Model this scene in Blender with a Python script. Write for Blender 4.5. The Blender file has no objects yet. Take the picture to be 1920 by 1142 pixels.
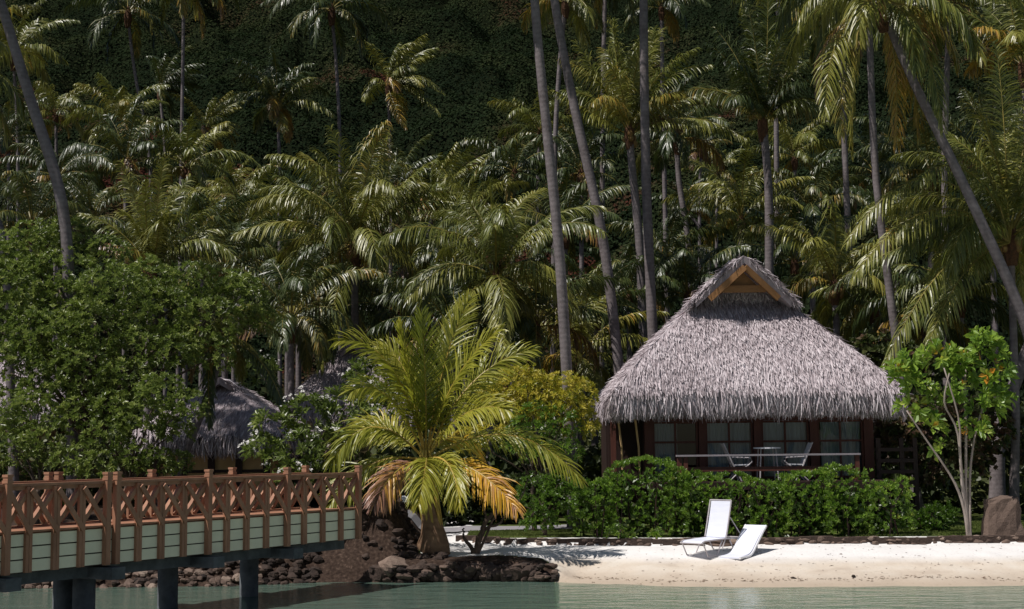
import bpy, math, random
import numpy as np
from mathutils import Matrix, Vector
R = math.radians
rng = np.random.default_rng(7)
random.seed(7)
SC = bpy.context.scene
COL = SC.collection

# ------------------------------------------------------------------ camera
F = 2600.0
EYE = 2.9
cd = bpy.data.cameras.new('camera'); cam = bpy.data.objects.new('camera', cd); COL.objects.link(cam)
cd.sensor_width = 36.0; cd.lens = F / 1920 * 36; cd.clip_end = 3000; cd.clip_start = 0.1
CM = Matrix.Rotation(R(90) + math.atan(269 / F), 3, 'X') @ Matrix.Rotation(R(-0.6), 3, 'Z')
cam.matrix_world = Matrix.Translation((0, 0, EYE)) @ CM.to_4x4()
SC.camera = cam
def W(px, py, Y):
    """point of the world at depth Y seen at photo pixel (px, py)"""
    d = CM @ Vector(((px - 960) / F, (571 - py) / F, -1))
    return Vector((0, 0, EYE)) + d * (Y / d.y)

# ------------------------------------------------------------------ light
wd = bpy.data.worlds.new('World'); SC.world = wd; wd.use_nodes = True
nt = wd.node_tree; bg = nt.nodes['Background']
sky = nt.nodes.new('ShaderNodeTexSky'); sky.sky_type = 'NISHITA'; sky.sun_disc = False
SUN_DIR = Vector((-0.46, -0.23, 0.86)).normalized()
el = math.asin(SUN_DIR.z); az = math.atan2(SUN_DIR.x, SUN_DIR.y)
sky.sun_elevation = el; sky.sun_rotation = az; sky.air_density = 1.0; sky.dust_density = 0.6
nt.links.new(sky.outputs[0], bg.inputs[0]); bg.inputs[1].default_value = 0.05
sl = bpy.data.lights.new('sun', 'SUN'); so = bpy.data.objects.new('sun', sl); COL.objects.link(so)
sl.energy = 5.0; sl.angle = R(0.5); sl.color = (1.0, 0.95, 0.90)
so.rotation_euler = SUN_DIR.to_track_quat('Z', 'Y').to_euler()
vs = SC.view_settings; vs.view_transform = 'Standard'; vs.look = 'None'; vs.exposure = -0.12; vs.gamma = 1.0
SC.cycles.transparent_max_bounces = 16
SC.cycles.max_bounces = 6

# ------------------------------------------------------------------ helpers
class MB:
    def __init__(s): s.v = []; s.f4 = []; s.f3 = []; s.m4 = []; s.m3 = []; s.n = 0; s.t = []
    def add(s, v, f, m=0, tint=0.5):
        v = np.asarray(v, float).reshape(-1, 3); f = np.asarray(f, int)
        if f.ndim == 1: f = f[None]
        if f.shape[1] == 4: s.f4.append(f + s.n); s.m4.append(np.full(len(f), m))
        else: s.f3.append(f + s.n); s.m3.append(np.full(len(f), m))
        s.v.append(v); s.t.append(np.broadcast_to(np.asarray(tint, float), (len(v),)).copy()); s.n += len(v)
    def box(s, c, size, M=None, m=0, tint=0.5):
        x, y, z = [k / 2 for k in size]
        p = np.array([(a, b, d) for a in (-x, x) for b in (-y, y) for d in (-z, z)])
        if M is not None: p = p @ np.array(M.to_3x3() if hasattr(M, 'to_3x3') else M).T
        s.add(p + np.array(c), [(0, 1, 3, 2), (4, 6, 7, 5), (0, 4, 5, 1), (2, 3, 7, 6), (0, 2, 6, 4), (1, 5, 7, 3)], m, tint)
    def bar(s, a, b, w, h, m=0, up=(0, 0, 1), tint=0.5):
        a = Vector(a); b = Vector(b); d = (b - a); L = d.length; d.normalize()
        up = Vector(up)
        if abs(d.dot(up)) > 0.99: up = Vector((0, 1, 0))
        sd = d.cross(up).normalized(); u = sd.cross(d)
        M = Matrix((sd, d, u)).transposed()
        s.box((a + b) / 2, (w, L, h), M, m, tint)
    def tube(s, pts, rad, n=8, m=0, tint=0.5, cap=True):
        pts = np.array([tuple(p) for p in pts], float); k = len(pts)
        rad = np.broadcast_to(np.asarray(rad, float), (k,))
        T = np.gradient(pts, axis=0); T /= np.linalg.norm(T, axis=1)[:, None] + 1e-9
        ref = np.array((0.0, 0, 1)) if abs(T[:, 2]).mean() < 0.9 else np.array((0.0, 1, 0))
        A = np.cross(T, ref); A /= np.linalg.norm(A, axis=1)[:, None] + 1e-9; B = np.cross(T, A)
        an = np.arange(n) * 2 * math.pi / n
        V = pts[:, None] + rad[:, None, None] * (np.cos(an)[None, :, None] * A[:, None] + np.sin(an)[None, :, None] * B[:, None])
        i = np.arange(k - 1)[:, None] * n; j = np.arange(n)[None]; j2 = (j + 1) % n
        Q = np.stack([i + j, i + j2, i + n + j2, i + n + j], -1).reshape(-1, 4)
        s.add(V.reshape(-1, 3), Q, m, tint)
        if cap:
            b0 = s.n - k * n
            s.v.append(pts[[0, -1]]); s.t.append(np.full(2, tint)); c0 = s.n; s.n += 2
            jj = np.arange(n); e = b0 + (k - 1) * n
            s.f3.append(np.stack([np.full(n, c0), b0 + (jj + 1) % n, b0 + jj], -1)); s.m3.append(np.full(n, m))
            s.f3.append(np.stack([np.full(n, c0 + 1), e + jj, e + (jj + 1) % n], -1)); s.m3.append(np.full(n, m))
    def ball(s, c, r, m=0, tint=0.5, n=8, k=6, M=None, jit=0.0):
        th = np.linspace(0, math.pi, k + 1); ph = np.arange(n) * 2 * math.pi / n
        V = np.stack([np.sin(th)[:, None] * np.cos(ph), np.sin(th)[:, None] * np.sin(ph), np.cos(th)[:, None] + 0 * ph], -1).reshape(-1, 3)
        if jit: V = V * (1 + jit * rng.normal(size=(len(V), 1)))
        V = V * np.asarray(r, float)
        if M is not None: V = V @ np.array(M.to_3x3()).T
        i = np.arange(k)[:, None] * n; j = np.arange(n)[None]; j2 = (j + 1) % n
        s.add(V + np.array(c), np.stack([i + j, i + n + j, i + n + j2, i + j2], -1).reshape(-1, 4), m, tint)
    def strips(s, C, Wv, m=0, tint=0.5):
        """C (N,K,3) centre lines, Wv (N,K,3) half width vectors"""
        N, K, _ = C.shape
        V = np.stack([C - Wv, C + Wv], 2).reshape(-1, 3)
        b = (np.arange(N) * K * 2)[:, None] + np.arange(K - 1)[None] * 2
        Q = np.stack([b, b + 1, b + 3, b + 2], -1).reshape(-1, 4)
        t = np.asarray(tint, float)
        if t.ndim == 1: t = np.repeat(t, K * 2)
        s.add(V, Q, m, t)
    def leaves(s, P, D, Nn, L, Wd, m=0, tint=0.5, fold=0.25, droop=0.0, wide=0.5):
        N = len(P)
        D = D / (np.linalg.norm(D, axis=1)[:, None] + 1e-9)
        S = np.cross(D, Nn); S /= np.linalg.norm(S, axis=1)[:, None] + 1e-9
        U = np.cross(S, D)
        L = np.broadcast_to(L, (N,))[:, None]; Wd = np.broadcast_to(Wd, (N,))[:, None]
        up = U * Wd * fold
        dn = np.array((0, 0, -1.0)) * L * droop
        V = np.stack([P, P + D * L * wide + S * Wd / 2 + up, P + D * L + dn, P + D * L * wide - S * Wd / 2 + up], 1).reshape(-1, 3)
        b = np.arange(N)[:, None] * 4
        T = np.concatenate([b + np.array([[0, 1, 2]]), b + np.array([[0, 2, 3]])], 0)
        t = np.asarray(tint, float)
        if t.ndim == 1: t = np.repeat(t, 4)
        s.add(V, T, m, t)
    def mesh(s, name, mats, smooth=False):
        me = bpy.data.meshes.new(name)
        V = np.concatenate(s.v); me.vertices.add(len(V)); me.vertices.foreach_set('co', V.astype(np.float32).ravel())
        f4 = np.concatenate(s.f4) if s.f4 else np.zeros((0, 4), int); f3 = np.concatenate(s.f3) if s.f3 else np.zeros((0, 3), int)
        m = np.concatenate((s.m4 or [np.zeros(0, int)]) + (s.m3 or [np.zeros(0, int)]))
        nl = f4.size + f3.size
        me.loops.add(nl); me.loops.foreach_set('vertex_index', np.concatenate([f4.ravel(), f3.ravel()]).astype(np.int32))
        np_ = len(f4) + len(f3); me.polygons.add(np_)
        st = np.concatenate([np.arange(len(f4)) * 4, f4.size + np.arange(len(f3)) * 3])
        me.polygons.foreach_set('loop_start', st.astype(np.int32))
        me.polygons.foreach_set('material_index', m.astype(np.int32))
        me.polygons.foreach_set('use_smooth', np.full(np_, smooth))
        a = me.attributes.new('tint', 'FLOAT', 'POINT'); a.data.foreach_set('value', np.concatenate(s.t).astype(np.float32))
        for k in (mats if isinstance(mats, (list, tuple)) else [mats]): me.materials.append(k)
        me.update(calc_edges=True); me.validate()
        return me
    def build(s, name, mats, parent=None, smooth=False):
        me = s.mesh(name, mats, smooth)
        o = bpy.data.objects.new(name, me); COL.objects.link(o)
        if parent is not None:
            o.parent = parent
            me.transform(Matrix.Translation(-parent.location))   # parts are written in world space
        return o
def tag(o, label=None, cat=None, group=None, kind=None):
    if label: o['label'] = label
    if cat: o['category'] = cat
    if group: o['group'] = group
    if kind: o['kind'] = kind
    return o
def thing(name, loc, label, cat, group=None):
    o = bpy.data.objects.new(name, None); o.location = loc; COL.objects.link(o); o.empty_display_size = 0.3
    return tag(o, label, cat, group)
def part(name, me, parent, loc=(0, 0, 0), rz=0, sc=1):
    o = bpy.data.objects.new(name, me); COL.objects.link(o); o.parent = parent
    o.location = loc; o.rotation_euler = (0, 0, rz); o.scale = (sc, sc, sc)
    return o
def norm(v): return v / (np.linalg.norm(v, axis=-1, keepdims=True) + 1e-9)

# ------------------------------------------------------------------ materials
def newmat(name):
    m = bpy.data.materials.new(name); m.use_nodes = True; t = m.node_tree
    return m, t, t.nodes['Principled BSDF']
def ramp(t, cols, src, interp='LINEAR'):
    r = t.nodes.new('ShaderNodeValToRGB'); r.color_ramp.interpolation = interp
    e = r.color_ramp.elements
    while len(e) < len(cols): e.new(0.5)
    for k, (p, c) in enumerate(cols): e[k].position = p; e[k].color = (*c, 1)
    t.links.new(src, r.inputs[0]); return r.outputs[0]
def noise(t, scale, detail=3, vec=None, rough=0.55, dist=0):
    n = t.nodes.new('ShaderNodeTexNoise'); n.inputs['Scale'].default_value = scale; n.inputs['Detail'].default_value = detail
    n.inputs['Roughness'].default_value = rough; n.inputs['Distortion'].default_value = dist
    if vec: t.links.new(vec, n.inputs['Vector'])
    return n.outputs['Fac']
def coords(t, kind='Object', scale=None):
    c = t.nodes.new('ShaderNodeTexCoord').outputs[kind]
    if scale:
        mp = t.nodes.new('ShaderNodeMapping'); mp.inputs['Scale'].default_value = scale; t.links.new(c, mp.inputs[0]); c = mp.outputs[0]
    return c
def bump(t, b, h, st=0.3, dist=0.02):
    n = t.nodes.new('ShaderNodeBump'); n.inputs['Strength'].default_value = st; n.inputs['Distance'].default_value = dist
    t.links.new(h, n.inputs['Height']); t.links.new(n.outputs[0], b.inputs['Normal']); return n
def leafmat(name, cols, rough=0.42, trans=0.25, spec=0.5, tcol=(0.25, 0.42, 0.05), nz=0.35, var=0.0):
    """cols: ramp over the tint attribute (leaf age / kind)"""
    m, t, b = newmat(name)
    a = t.nodes.new('ShaderNodeAttribute'); a.attribute_name = 'tint'
    n = noise(t, 1.3, 2, coords(t, 'Object'))
    ad = t.nodes.new('ShaderNodeMath'); ad.operation = 'MULTIPLY_ADD'; ad.inputs[1].default_value = nz; t.links.new(n, ad.inputs[0])
    sb = t.nodes.new('ShaderNodeMath'); sb.operation = 'SUBTRACT'; sb.inputs[1].default_value = nz / 2; t.links.new(a.outputs['Fac'], sb.inputs[0])
    t.links.new(sb.outputs[0], ad.inputs[2])
    oi = t.nodes.new('ShaderNodeObjectInfo'); ov = t.nodes.new('ShaderNodeMath'); ov.operation = 'MULTIPLY_ADD'; ov.inputs[1].default_value = var; ov.inputs[2].default_value = -var / 2
    t.links.new(oi.outputs['Random'], ov.inputs[0]); o2 = t.nodes.new('ShaderNodeMath'); o2.operation = 'ADD'; t.links.new(ad.outputs[0], o2.inputs[0]); t.links.new(ov.outputs[0], o2.inputs[1])
    c = ramp(t, cols, o2.outputs[0]); t.links.new(c, b.inputs['Base Color'])
    b.inputs['Roughness'].default_value = rough; b.inputs['Specular IOR Level'].default_value = spec
    tr = t.nodes.new('ShaderNodeBsdfTranslucent'); mx = t.nodes.new('ShaderNodeMixRGB'); mx.blend_type = 'MULTIPLY'; mx.inputs[0].default_value = 1
    g = t.nodes.new('ShaderNodeMixRGB'); g.blend_type = 'MIX'; g.inputs[0].default_value = 0.5; t.links.new(c, g.inputs[1]); g.inputs[2].default_value = (*tcol, 1)
    t.links.new(g.outputs[0], tr.inputs[0])
    ms = t.nodes.new('ShaderNodeMixShader'); ms.inputs[0].default_value = trans
    t.links.new(b.outputs[0], ms.inputs[1]); t.links.new(tr.outputs[0], ms.inputs[2])
    t.links.new(ms.outputs[0], t.nodes['Material Output'].inputs[0])
    return m
def simple(name, c1, c2=None, scale=6, rough=0.7, stretch=None, bs=0.3, bd=0.01, spec=0.3, c3=None, metal=0):
    m, t, b = newmat(name)
    c2 = c2 or tuple(k * 0.7 for k in c1)
    v = coords(t, 'Object', stretch)
    n = noise(t, scale, 5, v, 0.65)
    cols = [(0.3, c2), (0.7, c1)] if c3 is None else [(0.3, c2), (0.5, c1), (0.72, c3)]
    t.links.new(ramp(t, cols, n), b.inputs['Base Color'])
    b.inputs['Roughness'].default_value = rough; b.inputs['Specular IOR Level'].default_value = spec; b.inputs['Metallic'].default_value = metal
    if bs: bump(t, b, noise(t, scale * 4, 4, v), bs, bd)
    return m
def tinted(name, cols, rough=0.85, scale=8, bs=0.3, bd=0.01, spec=0.25, stretch=None):
    m, t, b = newmat(name)
    a = t.nodes.new('ShaderNodeAttribute'); a.attribute_name = 'tint'
    v = coords(t, 'Object', stretch)
    n = noise(t, scale, 4, v, 0.65)
    ad = t.nodes.new('ShaderNodeMath'); ad.operation = 'MULTIPLY_ADD'; ad.inputs[1].default_value = 0.5; t.links.new(n, ad.inputs[0])
    sb = t.nodes.new('ShaderNodeMath'); sb.operation = 'SUBTRACT'; sb.inputs[1].default_value = 0.25; t.links.new(a.outputs['Fac'], sb.inputs[0])
    t.links.new(sb.outputs[0], ad.inputs[2])
    t.links.new(ramp(t, cols, ad.outputs[0]), b.inputs['Base Color'])
    b.inputs['Roughness'].default_value = rough; b.inputs['Specular IOR Level'].default_value = spec
    if bs: bump(t, b, noise(t, scale * 4, 4, v), bs, bd)
    return m

M_frond = leafmat('palm_leaf', [(0.0, (0.038, 0.055, 0.010)), (0.35, (0.115, 0.135, 0.022)), (0.6, (0.24, 0.235, 0.042)), (0.75, (0.20, 0.18, 0.03)), (0.88, (0.40, 0.24, 0.03)), (1.0, (0.17, 0.09, 0.05))], rough=0.40, trans=0.16, spec=0.6, tcol=(0.20, 0.22, 0.03), var=0.2)
M_frondShade = leafmat('shade_toned_palm_leaf', [(0.0, (0.016, 0.030, 0.008)), (0.35, (0.040, 0.062, 0.016)), (0.6, (0.085, 0.105, 0.028)), (0.75, (0.20, 0.17, 0.03)), (0.88, (0.34, 0.20, 0.03)), (1.0, (0.14, 0.075, 0.045))], rough=0.40, trans=0.14, spec=0.55, tcol=(0.10, 0.13, 0.02), var=0.2)  # darker copy of the palm leaf; paints the shade between the bright crowns
M_frondY = leafmat('young_palm_leaf', [(0.0, (0.08, 0.11, 0.014)), (0.35, (0.21, 0.24, 0.028)), (0.6, (0.38, 0.36, 0.045)), (0.75, (0.42, 0.34, 0.04)), (0.86, (0.80, 0.43, 0.03)), (1.0, (0.42, 0.22, 0.16))], rough=0.4, trans=0.35, spec=0.55, tcol=(0.30, 0.36, 0.03), nz=0.15)
M_rachis = simple('palm_rachis', (0.26, 0.20, 0.045), (0.13, 0.12, 0.03), 3, 0.45, bs=0)
M_rachisY = simple('young_palm_rachis', (0.48, 0.30, 0.06), (0.28, 0.24, 0.05), 3, 0.45, bs=0)
M_fibre = simple('palm_fibre', (0.16, 0.075, 0.035), (0.05, 0.028, 0.018), 14, 0.9, bs=0.8, bd=0.03)
M_nut = simple('coconut_husk', (0.20, 0.15, 0.05), (0.25, 0.12, 0.04), 5, 0.5, bs=0.1)
def trunkmat(name, c1, c2, c3):
    m, t, b = newmat(name)
    v = coords(t, 'Object')
    w = t.nodes.new('ShaderNodeTexWave'); w.wave_type = 'BANDS'; w.bands_direction = 'Z'; w.inputs['Scale'].default_value = 2.2
    w.inputs['Distortion'].default_value = 2.5; w.inputs['Detail'].default_value = 3; w.inputs['Detail Scale'].default_value = 3
    t.links.new(v, w.inputs['Vector'])
    n = noise(t, 5, 6, v, 0.7)
    mx = t.nodes.new('ShaderNodeMath'); mx.operation = 'MULTIPLY_ADD'; mx.inputs[1].default_value = 0.055; t.links.new(w.outputs['Fac'], mx.inputs[0]); n_ = noise(t, 1.1, 6, v, 0.75); nm = t.nodes.new('ShaderNodeMath'); nm.operation = 'AVERAGE' if False else 'ADD'; nh = t.nodes.new('ShaderNodeMath'); nh.operation = 'MULTIPLY'; nh.inputs[1].default_value = 0.5; t.links.new(n, nm.inputs[0]); t.links.new(n_, nm.inputs[1]); t.links.new(nm.outputs[0], nh.inputs[0]); t.links.new(nh.outputs[0], mx.inputs[2])
    t.links.new(ramp(t, [(0.35, c2), (0.6, c1), (0.82, c3)], mx.outputs[0]), b.inputs['Base Color'])
    b.inputs['Roughness'].default_value = 0.85; b.inputs['Specular IOR Level'].default_value = 0.2
    bump(t, b, mx.outputs[0], 0.7, 0.04); return m
M_trunk = trunkmat('palm_bark', (0.20, 0.172, 0.175), (0.085, 0.07, 0.07), (0.32, 0.285, 0.285))
M_trunkY = trunkmat('young_palm_bark', (0.24, 0.15, 0.09), (0.10, 0.055, 0.035), (0.38, 0.26, 0.17))
M_bark = simple('tree_bark', (0.14, 0.10, 0.075), (0.06, 0.045, 0.035), 8, 0.9, (1, 1, 0.3), 0.8, 0.03)
M_palebark = simple('pale_bark', (0.42, 0.36, 0.32), (0.24, 0.19, 0.16), 5, 0.8, (1, 1, 0.3), 0.4, 0.02)

# ------------------------------------------------------------------ palms
def rachis_frond(mb, pts, n, ll, lw, seg=3, droop=0.9, tint=0.4, tv=0.08, phi0=68, phi1=24, wind=(0, 0, 0), rr=0.028, start=0.14, deadtip=0.0, lift=0.18, rm=1, roll=0.0):
    """one feather frond along the polyline pts (world space)"""
    pts = np.array([tuple(p) for p in pts], float)
    d = np.r_[0, np.cumsum(np.linalg.norm(np.diff(pts, axis=0), axis=1))]; Lf = d[-1]; d /= Lf
    tt = np.linspace(0, 1, 12)
    rp = np.stack([np.interp(tt, d, pts[:, k]) for k in range(3)], -1)
    mb.tube(rp, rr * (1 - 0.85 * tt), 4, rm, 0.5, cap=False)
    t = np.linspace(start, 1.0, n) + rng.normal(size=n) * 0.15 / n; t = np.clip(t, start, 1)
    P = np.stack([np.interp(t, d, pts[:, k]) for k in range(3)], -1)
    T = norm(np.stack([np.interp(np.clip(t + 0.03, 0, 1), d, pts[:, k]) - np.interp(np.clip(t - 0.03, 0, 1), d, pts[:, k]) for k in range(3)], -1))
    up = np.array((0, 0, 1.0))
    hz = pts[-1] - pts[0]; hz[2] = 0
    side = np.cross(hz / (np.linalg.norm(hz) + 1e-6), up)
    S = np.cross(T, up); good = np.linalg.norm(S, axis=1) > 0.25
    S = np.where(good[:, None], S, side[None]); S = norm(S - (S * T).sum(1)[:, None] * T)
    if np.dot(S.mean(0), side) < 0: S = -S
    N = np.cross(S, T); N = np.where(N[:, 2:3] < -0.2, -N, N)
    ra = roll * np.sin(np.clip(t * 1.4, 0, 1) * math.pi / 2)[:, None]
    S, N = S * np.cos(ra) + N * np.sin(ra), N * np.cos(ra) - S * np.sin(ra)
    prof = np.clip(np.sin(np.pi * (0.10 + 0.83 * ((t - start) / (1 - start)) ** 0.85)), 0.08, 1) ** 0.7
    Q = np.linspace(0, 1, seg + 1)
    for sgn in (-1, 1):
        ph = np.radians(phi0 + (phi1 - phi0) * t + rng.normal(size=n) * 5)[:, None]
        D0 = norm(S * sgn * np.sin(ph) + T * np.cos(ph) + N * (lift + rng.normal(size=(n, 1)) * 0.12))
        Ln = ll * prof * (1 + rng.normal(size=n) * 0.10)
        dd = droop * (1 + rng.normal(size=n) * 0.25)
        C = [P]; D = D0
        for k in range(seg):
            g = (dd * (k + 0.4) / seg * 1.7)[:, None]
            Dk = norm(D0 + np.array((0, 0, -1.0)) * g + np.array(wind) * (k + 1) / seg + rng.normal(size=(n, 3)) * 0.05)
            C.append(C[-1] + Dk * (Ln / seg)[:, None]); D = Dk
        C = np.stack(C, 1)
        tw = rng.normal(size=(n, 1)) * 0.5
        wv = norm(T + N * (0.35 * 1 + tw * 0.6)); wv = norm(wv - (wv * D0).sum(1)[:, None] * D0)
        Wp = np.array([0.6] + [1.0 - 0.25 * (k / seg) for k in range(1, seg)] + [0.05])[:seg + 1]
        Wv = wv[:, None] * Wp[None, :, None] * lw / 2
        tn = np.clip(tint + rng.normal(size=n) * tv + deadtip * t ** 3, 0, 1)
        mb.strips(C, Wv, 0, tn)

def arc_pts(base, az, e0, bend, L, sway=0.0, k=16, pw=1.25):
    p = [Vector(base)]
    for i in range(k):
        t = (i + 0.5) / k; e = max(e0 - bend * t ** pw, R(-86)); a = az + sway * t
        p.append(p[-1] + Vector((math.cos(e) * math.cos(a), math.cos(e) * math.sin(a), math.sin(e))) * (L / k))
    return p

def crown_mesh(name, nf, L, lod, style, seed, dark=False):
    global rng
    keep = rng; rng = np.random.default_rng(seed); rd = random.Random(seed)
    mb = MB()
    n, seg, lw = {'near': (92, 5, 0.036), 'mid': (66, 4, 0.050), 'far': (48, 3, 0.068)}[lod]
    a = rd.random() * 6
    for i in range(nf):
        q = i / (nf - 1)                       # 0 youngest (top) -> 1 oldest
        a += 2.39996 + rd.uniform(-0.25, 0.25)
        if style == 'upright': e0 = R(88 - 40 * q + rd.uniform(-4, 4)); be = R(18 + 75 * q ** 1.6 + rd.uniform(-8, 8)); dr = 0.7 + 0.9 * q
        elif style == 'droop': e0 = R(76 - 88 * q + rd.uniform(-8, 8)); be = R(85 + 30 * q + rd.uniform(-15, 15)); dr = 1.9
        else: e0 = R(84 - 76 * q ** 1.1 + rd.uniform(-9, 9)); be = R(55 + 68 * q + rd.uniform(-18, 18)); dr = 1.1 + 0.9 * q
        LL = L * (0.72 + 0.28 * math.sin(math.pi * min(1, 0.25 + q))) * rd.uniform(0.88, 1.06)
        if q < 0.08: LL *= 0.7
        az = a
        wind = (0, 0, 0)
        if style == 'windy':
            v = Vector((math.cos(a) + 0.9, math.sin(a) * 0.7)); az = math.atan2(v.y, v.x); wind = (0.8, 0, 0.2)
            be *= 0.8
        tint = 0.28 + 0.34 * rd.random() - 0.06 * q
        if q > 0.76 and rd.random() < 0.5: tint = rd.choice([0.68, 0.78, 0.95])
        if rd.random() < 0.12: tint = 0.58
        p = arc_pts((math.cos(az) * 0.08, math.sin(az) * 0.08, 0.1 + 0.3 * (1 - q)), az, e0, be, LL, rd.uniform(-0.5, 0.5))
        rachis_frond(mb, p, n, 0.20 * L * rd.uniform(0.85, 1.15), lw, seg, dr, tint, wind=wind, rr=0.036 * L / 4.5, phi0=74, phi1=30, roll=rd.uniform(-0.9, 0.9), deadtip=0.12 if rd.random() < 0.3 else 0.0)
    # the heart: sheath fibre
    mb.tube([(0, 0, -0.7), (0, 0, -0.25), (0, 0, 0.15), (0, 0, 0.55)], [0.14, 0.22, 0.2, 0.06], 8, 2)
    me = mb.mesh(name, [M_frondShade if dark else M_frond, M_rachis, M_fibre])
    rng = keep; return me
def nuts_mesh(seed):
    rd = random.Random(seed); mb = MB()
    for i in range(11):
        a = rd.random() * 6.28; mb.ball((math.cos(a) * rd.uniform(0.10, 0.24), math.sin(a) * rd.uniform(0.10, 0.24), rd.uniform(-0.55, -0.15)), (0.11, 0.11, 0.14), 0, rd.random())
    return mb.mesh('coconuts', [M_nut], True)
CR = {}
for st, nf in (('full', 17), ('droop', 18), ('upright', 16), ('windy', 17)):
    for k in range(2):
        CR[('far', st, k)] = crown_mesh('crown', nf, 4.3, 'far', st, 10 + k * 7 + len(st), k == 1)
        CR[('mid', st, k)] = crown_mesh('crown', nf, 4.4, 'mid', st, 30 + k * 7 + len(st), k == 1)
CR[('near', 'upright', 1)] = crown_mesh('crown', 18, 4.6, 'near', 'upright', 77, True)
for st, nf in (('full', 21), ('droop', 21), ('upright', 18)):
    CR[('near', st, 0)] = crown_mesh('crown', nf, 4.6, 'near', st, 50 + len(st))
NUTS = nuts_mesh(3)

def ground_z(x, y):
    return float(GZ(np.array([x]), np.array([y]))[0])
def palm(crown, Y, path, lod, style, k, label, sc=1.0, rz=None, r=0.14, nuts=False, tinted_=None, flare=1.5, group='coconut palms of the grove'):
    """crown: photo px of the crown's heart at depth Y; path: px of further trunk points going down, last one reaches the ground"""
    top = W(crown[0], crown[1], Y)
    pts = [top]
    for (px, py) in path[:-1]: pts.append(W(px, py, Y))
    bx = W(path[-1][0], path[-1][1], Y).x
    base = Vector((bx, Y, ground_z(bx, Y) - 0.05)); pts.append(base)
    pts = pts[::-1]
    # smooth the polyline
    P = np.array([tuple(p) for p in pts]); d = np.r_[0, np.cumsum(np.linalg.norm(np.diff(P, axis=0), axis=1))]
    u = np.linspace(0, d[-1], 28)
    Q = np.stack([np.interp(u, d, P[:, c]) for c in range(3)], -1)
    for _ in range(6): Q[1:-1] = (Q[:-2] + 2 * Q[1:-1] + Q[2:]) / 4
    h = (u / u[-1])
    rad = r * (1.18 - 0.38 * h) * (1 + (flare - 1) * np.exp(-u / 0.5)) * (1 + 0.02 * rng.normal(size=28))
    t = thing('coconut_palm', base, label, 'palm tree', group)
    mb = MB(); mb.tube(Q, rad, 12 if lod == 'near' else 8, 0)
    mb.build('trunk', M_trunk, t, True)
    if rz is None: rz = random.uniform(-0.5, 0.5) if style == 'windy' else random.uniform(0, 6.28)
    part('crown', CR[(lod, style, k)], t, Vector(top) - base, rz, sc)
    if nuts: part('coconuts', NUTS, t, Vector(top) - base + Vector((0, 0, 0.1)), rz, 1.1)
    return t

# ------------------------------------------------------------------ terrain
def sstep(a, b, x): t = np.clip((x - a) / (b - a), 0, 1); return t * t * (3 - 2 * t)
SHX = [-60, -6.2, -4.6, -3.4, -2.6, -1.6, -0.6, 0.2, 0.9, 2.0, 3.2, 4.6, 8, 14, 60]
SHY = [30.4, 30.4, 31.0, 31.0, 30.8, 30.9, 31.0, 30.8, 30.5, 29.9, 29.3, 29.0, 28.75, 28.6, 28.6]
WLX = [-1.5, -0.4, 1.5, 3, 6.9, 12.1, 30]
WLY = [34.9, 34.4, 33.9, 33.6, 33.3, 33.0, 33.0]
def vn(x, y, s, seed=0):
    """smooth value noise"""
    x = x / s; y = y / s; xi = np.floor(x).astype(np.int64); yi = np.floor(y).astype(np.int64); fx = x - xi; fy = y - yi
    fx = fx * fx * (3 - 2 * fx); fy = fy * fy * (3 - 2 * fy)
    def h(a, b):
        n = (a * 374761393 + b * 668265263 + seed * 974711) & 0x7fffffff
        n = ((n ^ (n >> 13)) * 1274126177) & 0x7fffffff
        return ((n ^ (n >> 16)) & 0xffff) / 65535.0
    return (h(xi, yi) * (1 - fx) + h(xi + 1, yi) * fx) * (1 - fy) + (h(xi, yi + 1) * (1 - fx) + h(xi + 1, yi + 1) * fx) * fy
def GZ(x, y):
    d = y - np.interp(x, SHX, SHY)
    wl = np.interp(x, WLX, WLY)
    beach = np.where(d < 0, d * 0.14, np.minimum(0.16 * d, 0.30 + 0.07 * d)); beach = np.minimum(beach, 0.55)
    ledge = np.where(d < 0, d * 0.5, np.minimum(0.40 + 0.05 * d, d * 2.6)); ledge = np.minimum(ledge, 0.62)
    revet = np.where(d < 0, d * 0.5, np.minimum(1.15, d * 0.95))
    a = sstep(-3.0, -2.4, x); b = sstep(0.3, 1.5, x)
    z = revet * (1 - a) + ledge * a * (1 - b) + beach * a * b
    z = z + (0.05 * (vn(x, y, 1.3) - 0.5) + 0.035 * (vn(x, y, 0.33, 2) - 0.5)) * (d > 0)
    back = y > wl
    z = np.where(back & (x > -1.5), np.maximum(z, 0.64 + 0.05 * vn(x, y, 2.0, 1)), z)
    # the earth bank that carries the bridge head
    bk = np.exp(-(((x + 3.0) / 0.8) ** 2 + ((y - 32.8) / 1.1) ** 2)) * 0.85
    z = z + bk * (d > 0.1)
    z = z + np.clip(y - 60, 0, 60) * 0.03
    return np.maximum(z, -1.6)
def grid_mesh(xs, ys, fz):
    X, Y = np.meshgrid(xs, ys); Z = fz(X.ravel(), Y.ravel()); V = np.stack([X.ravel(), Y.ravel(), Z], -1)
    nx = len(xs); i = np.arange(len(ys) - 1)[:, None] * nx; j = np.arange(nx - 1)[None]
    return V, np.stack([i + j, i + j + 1, i + nx + j + 1, i + nx + j], -1).reshape(-1, 4)
xs = np.unique(np.r_[np.linspace(-600, -20, 20), np.arange(-20, -5, 0.5), np.arange(-5, 16, 0.1), np.arange(16, 30, 0.5), np.linspace(30, 600, 20)].round(3))
ys = np.unique(np.r_[np.linspace(-60, 24, 12), np.arange(24, 28, 0.3), np.arange(28, 37, 0.09), np.arange(37, 60, 1.0), np.arange(60, 136, 4)].round(3))
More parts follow.
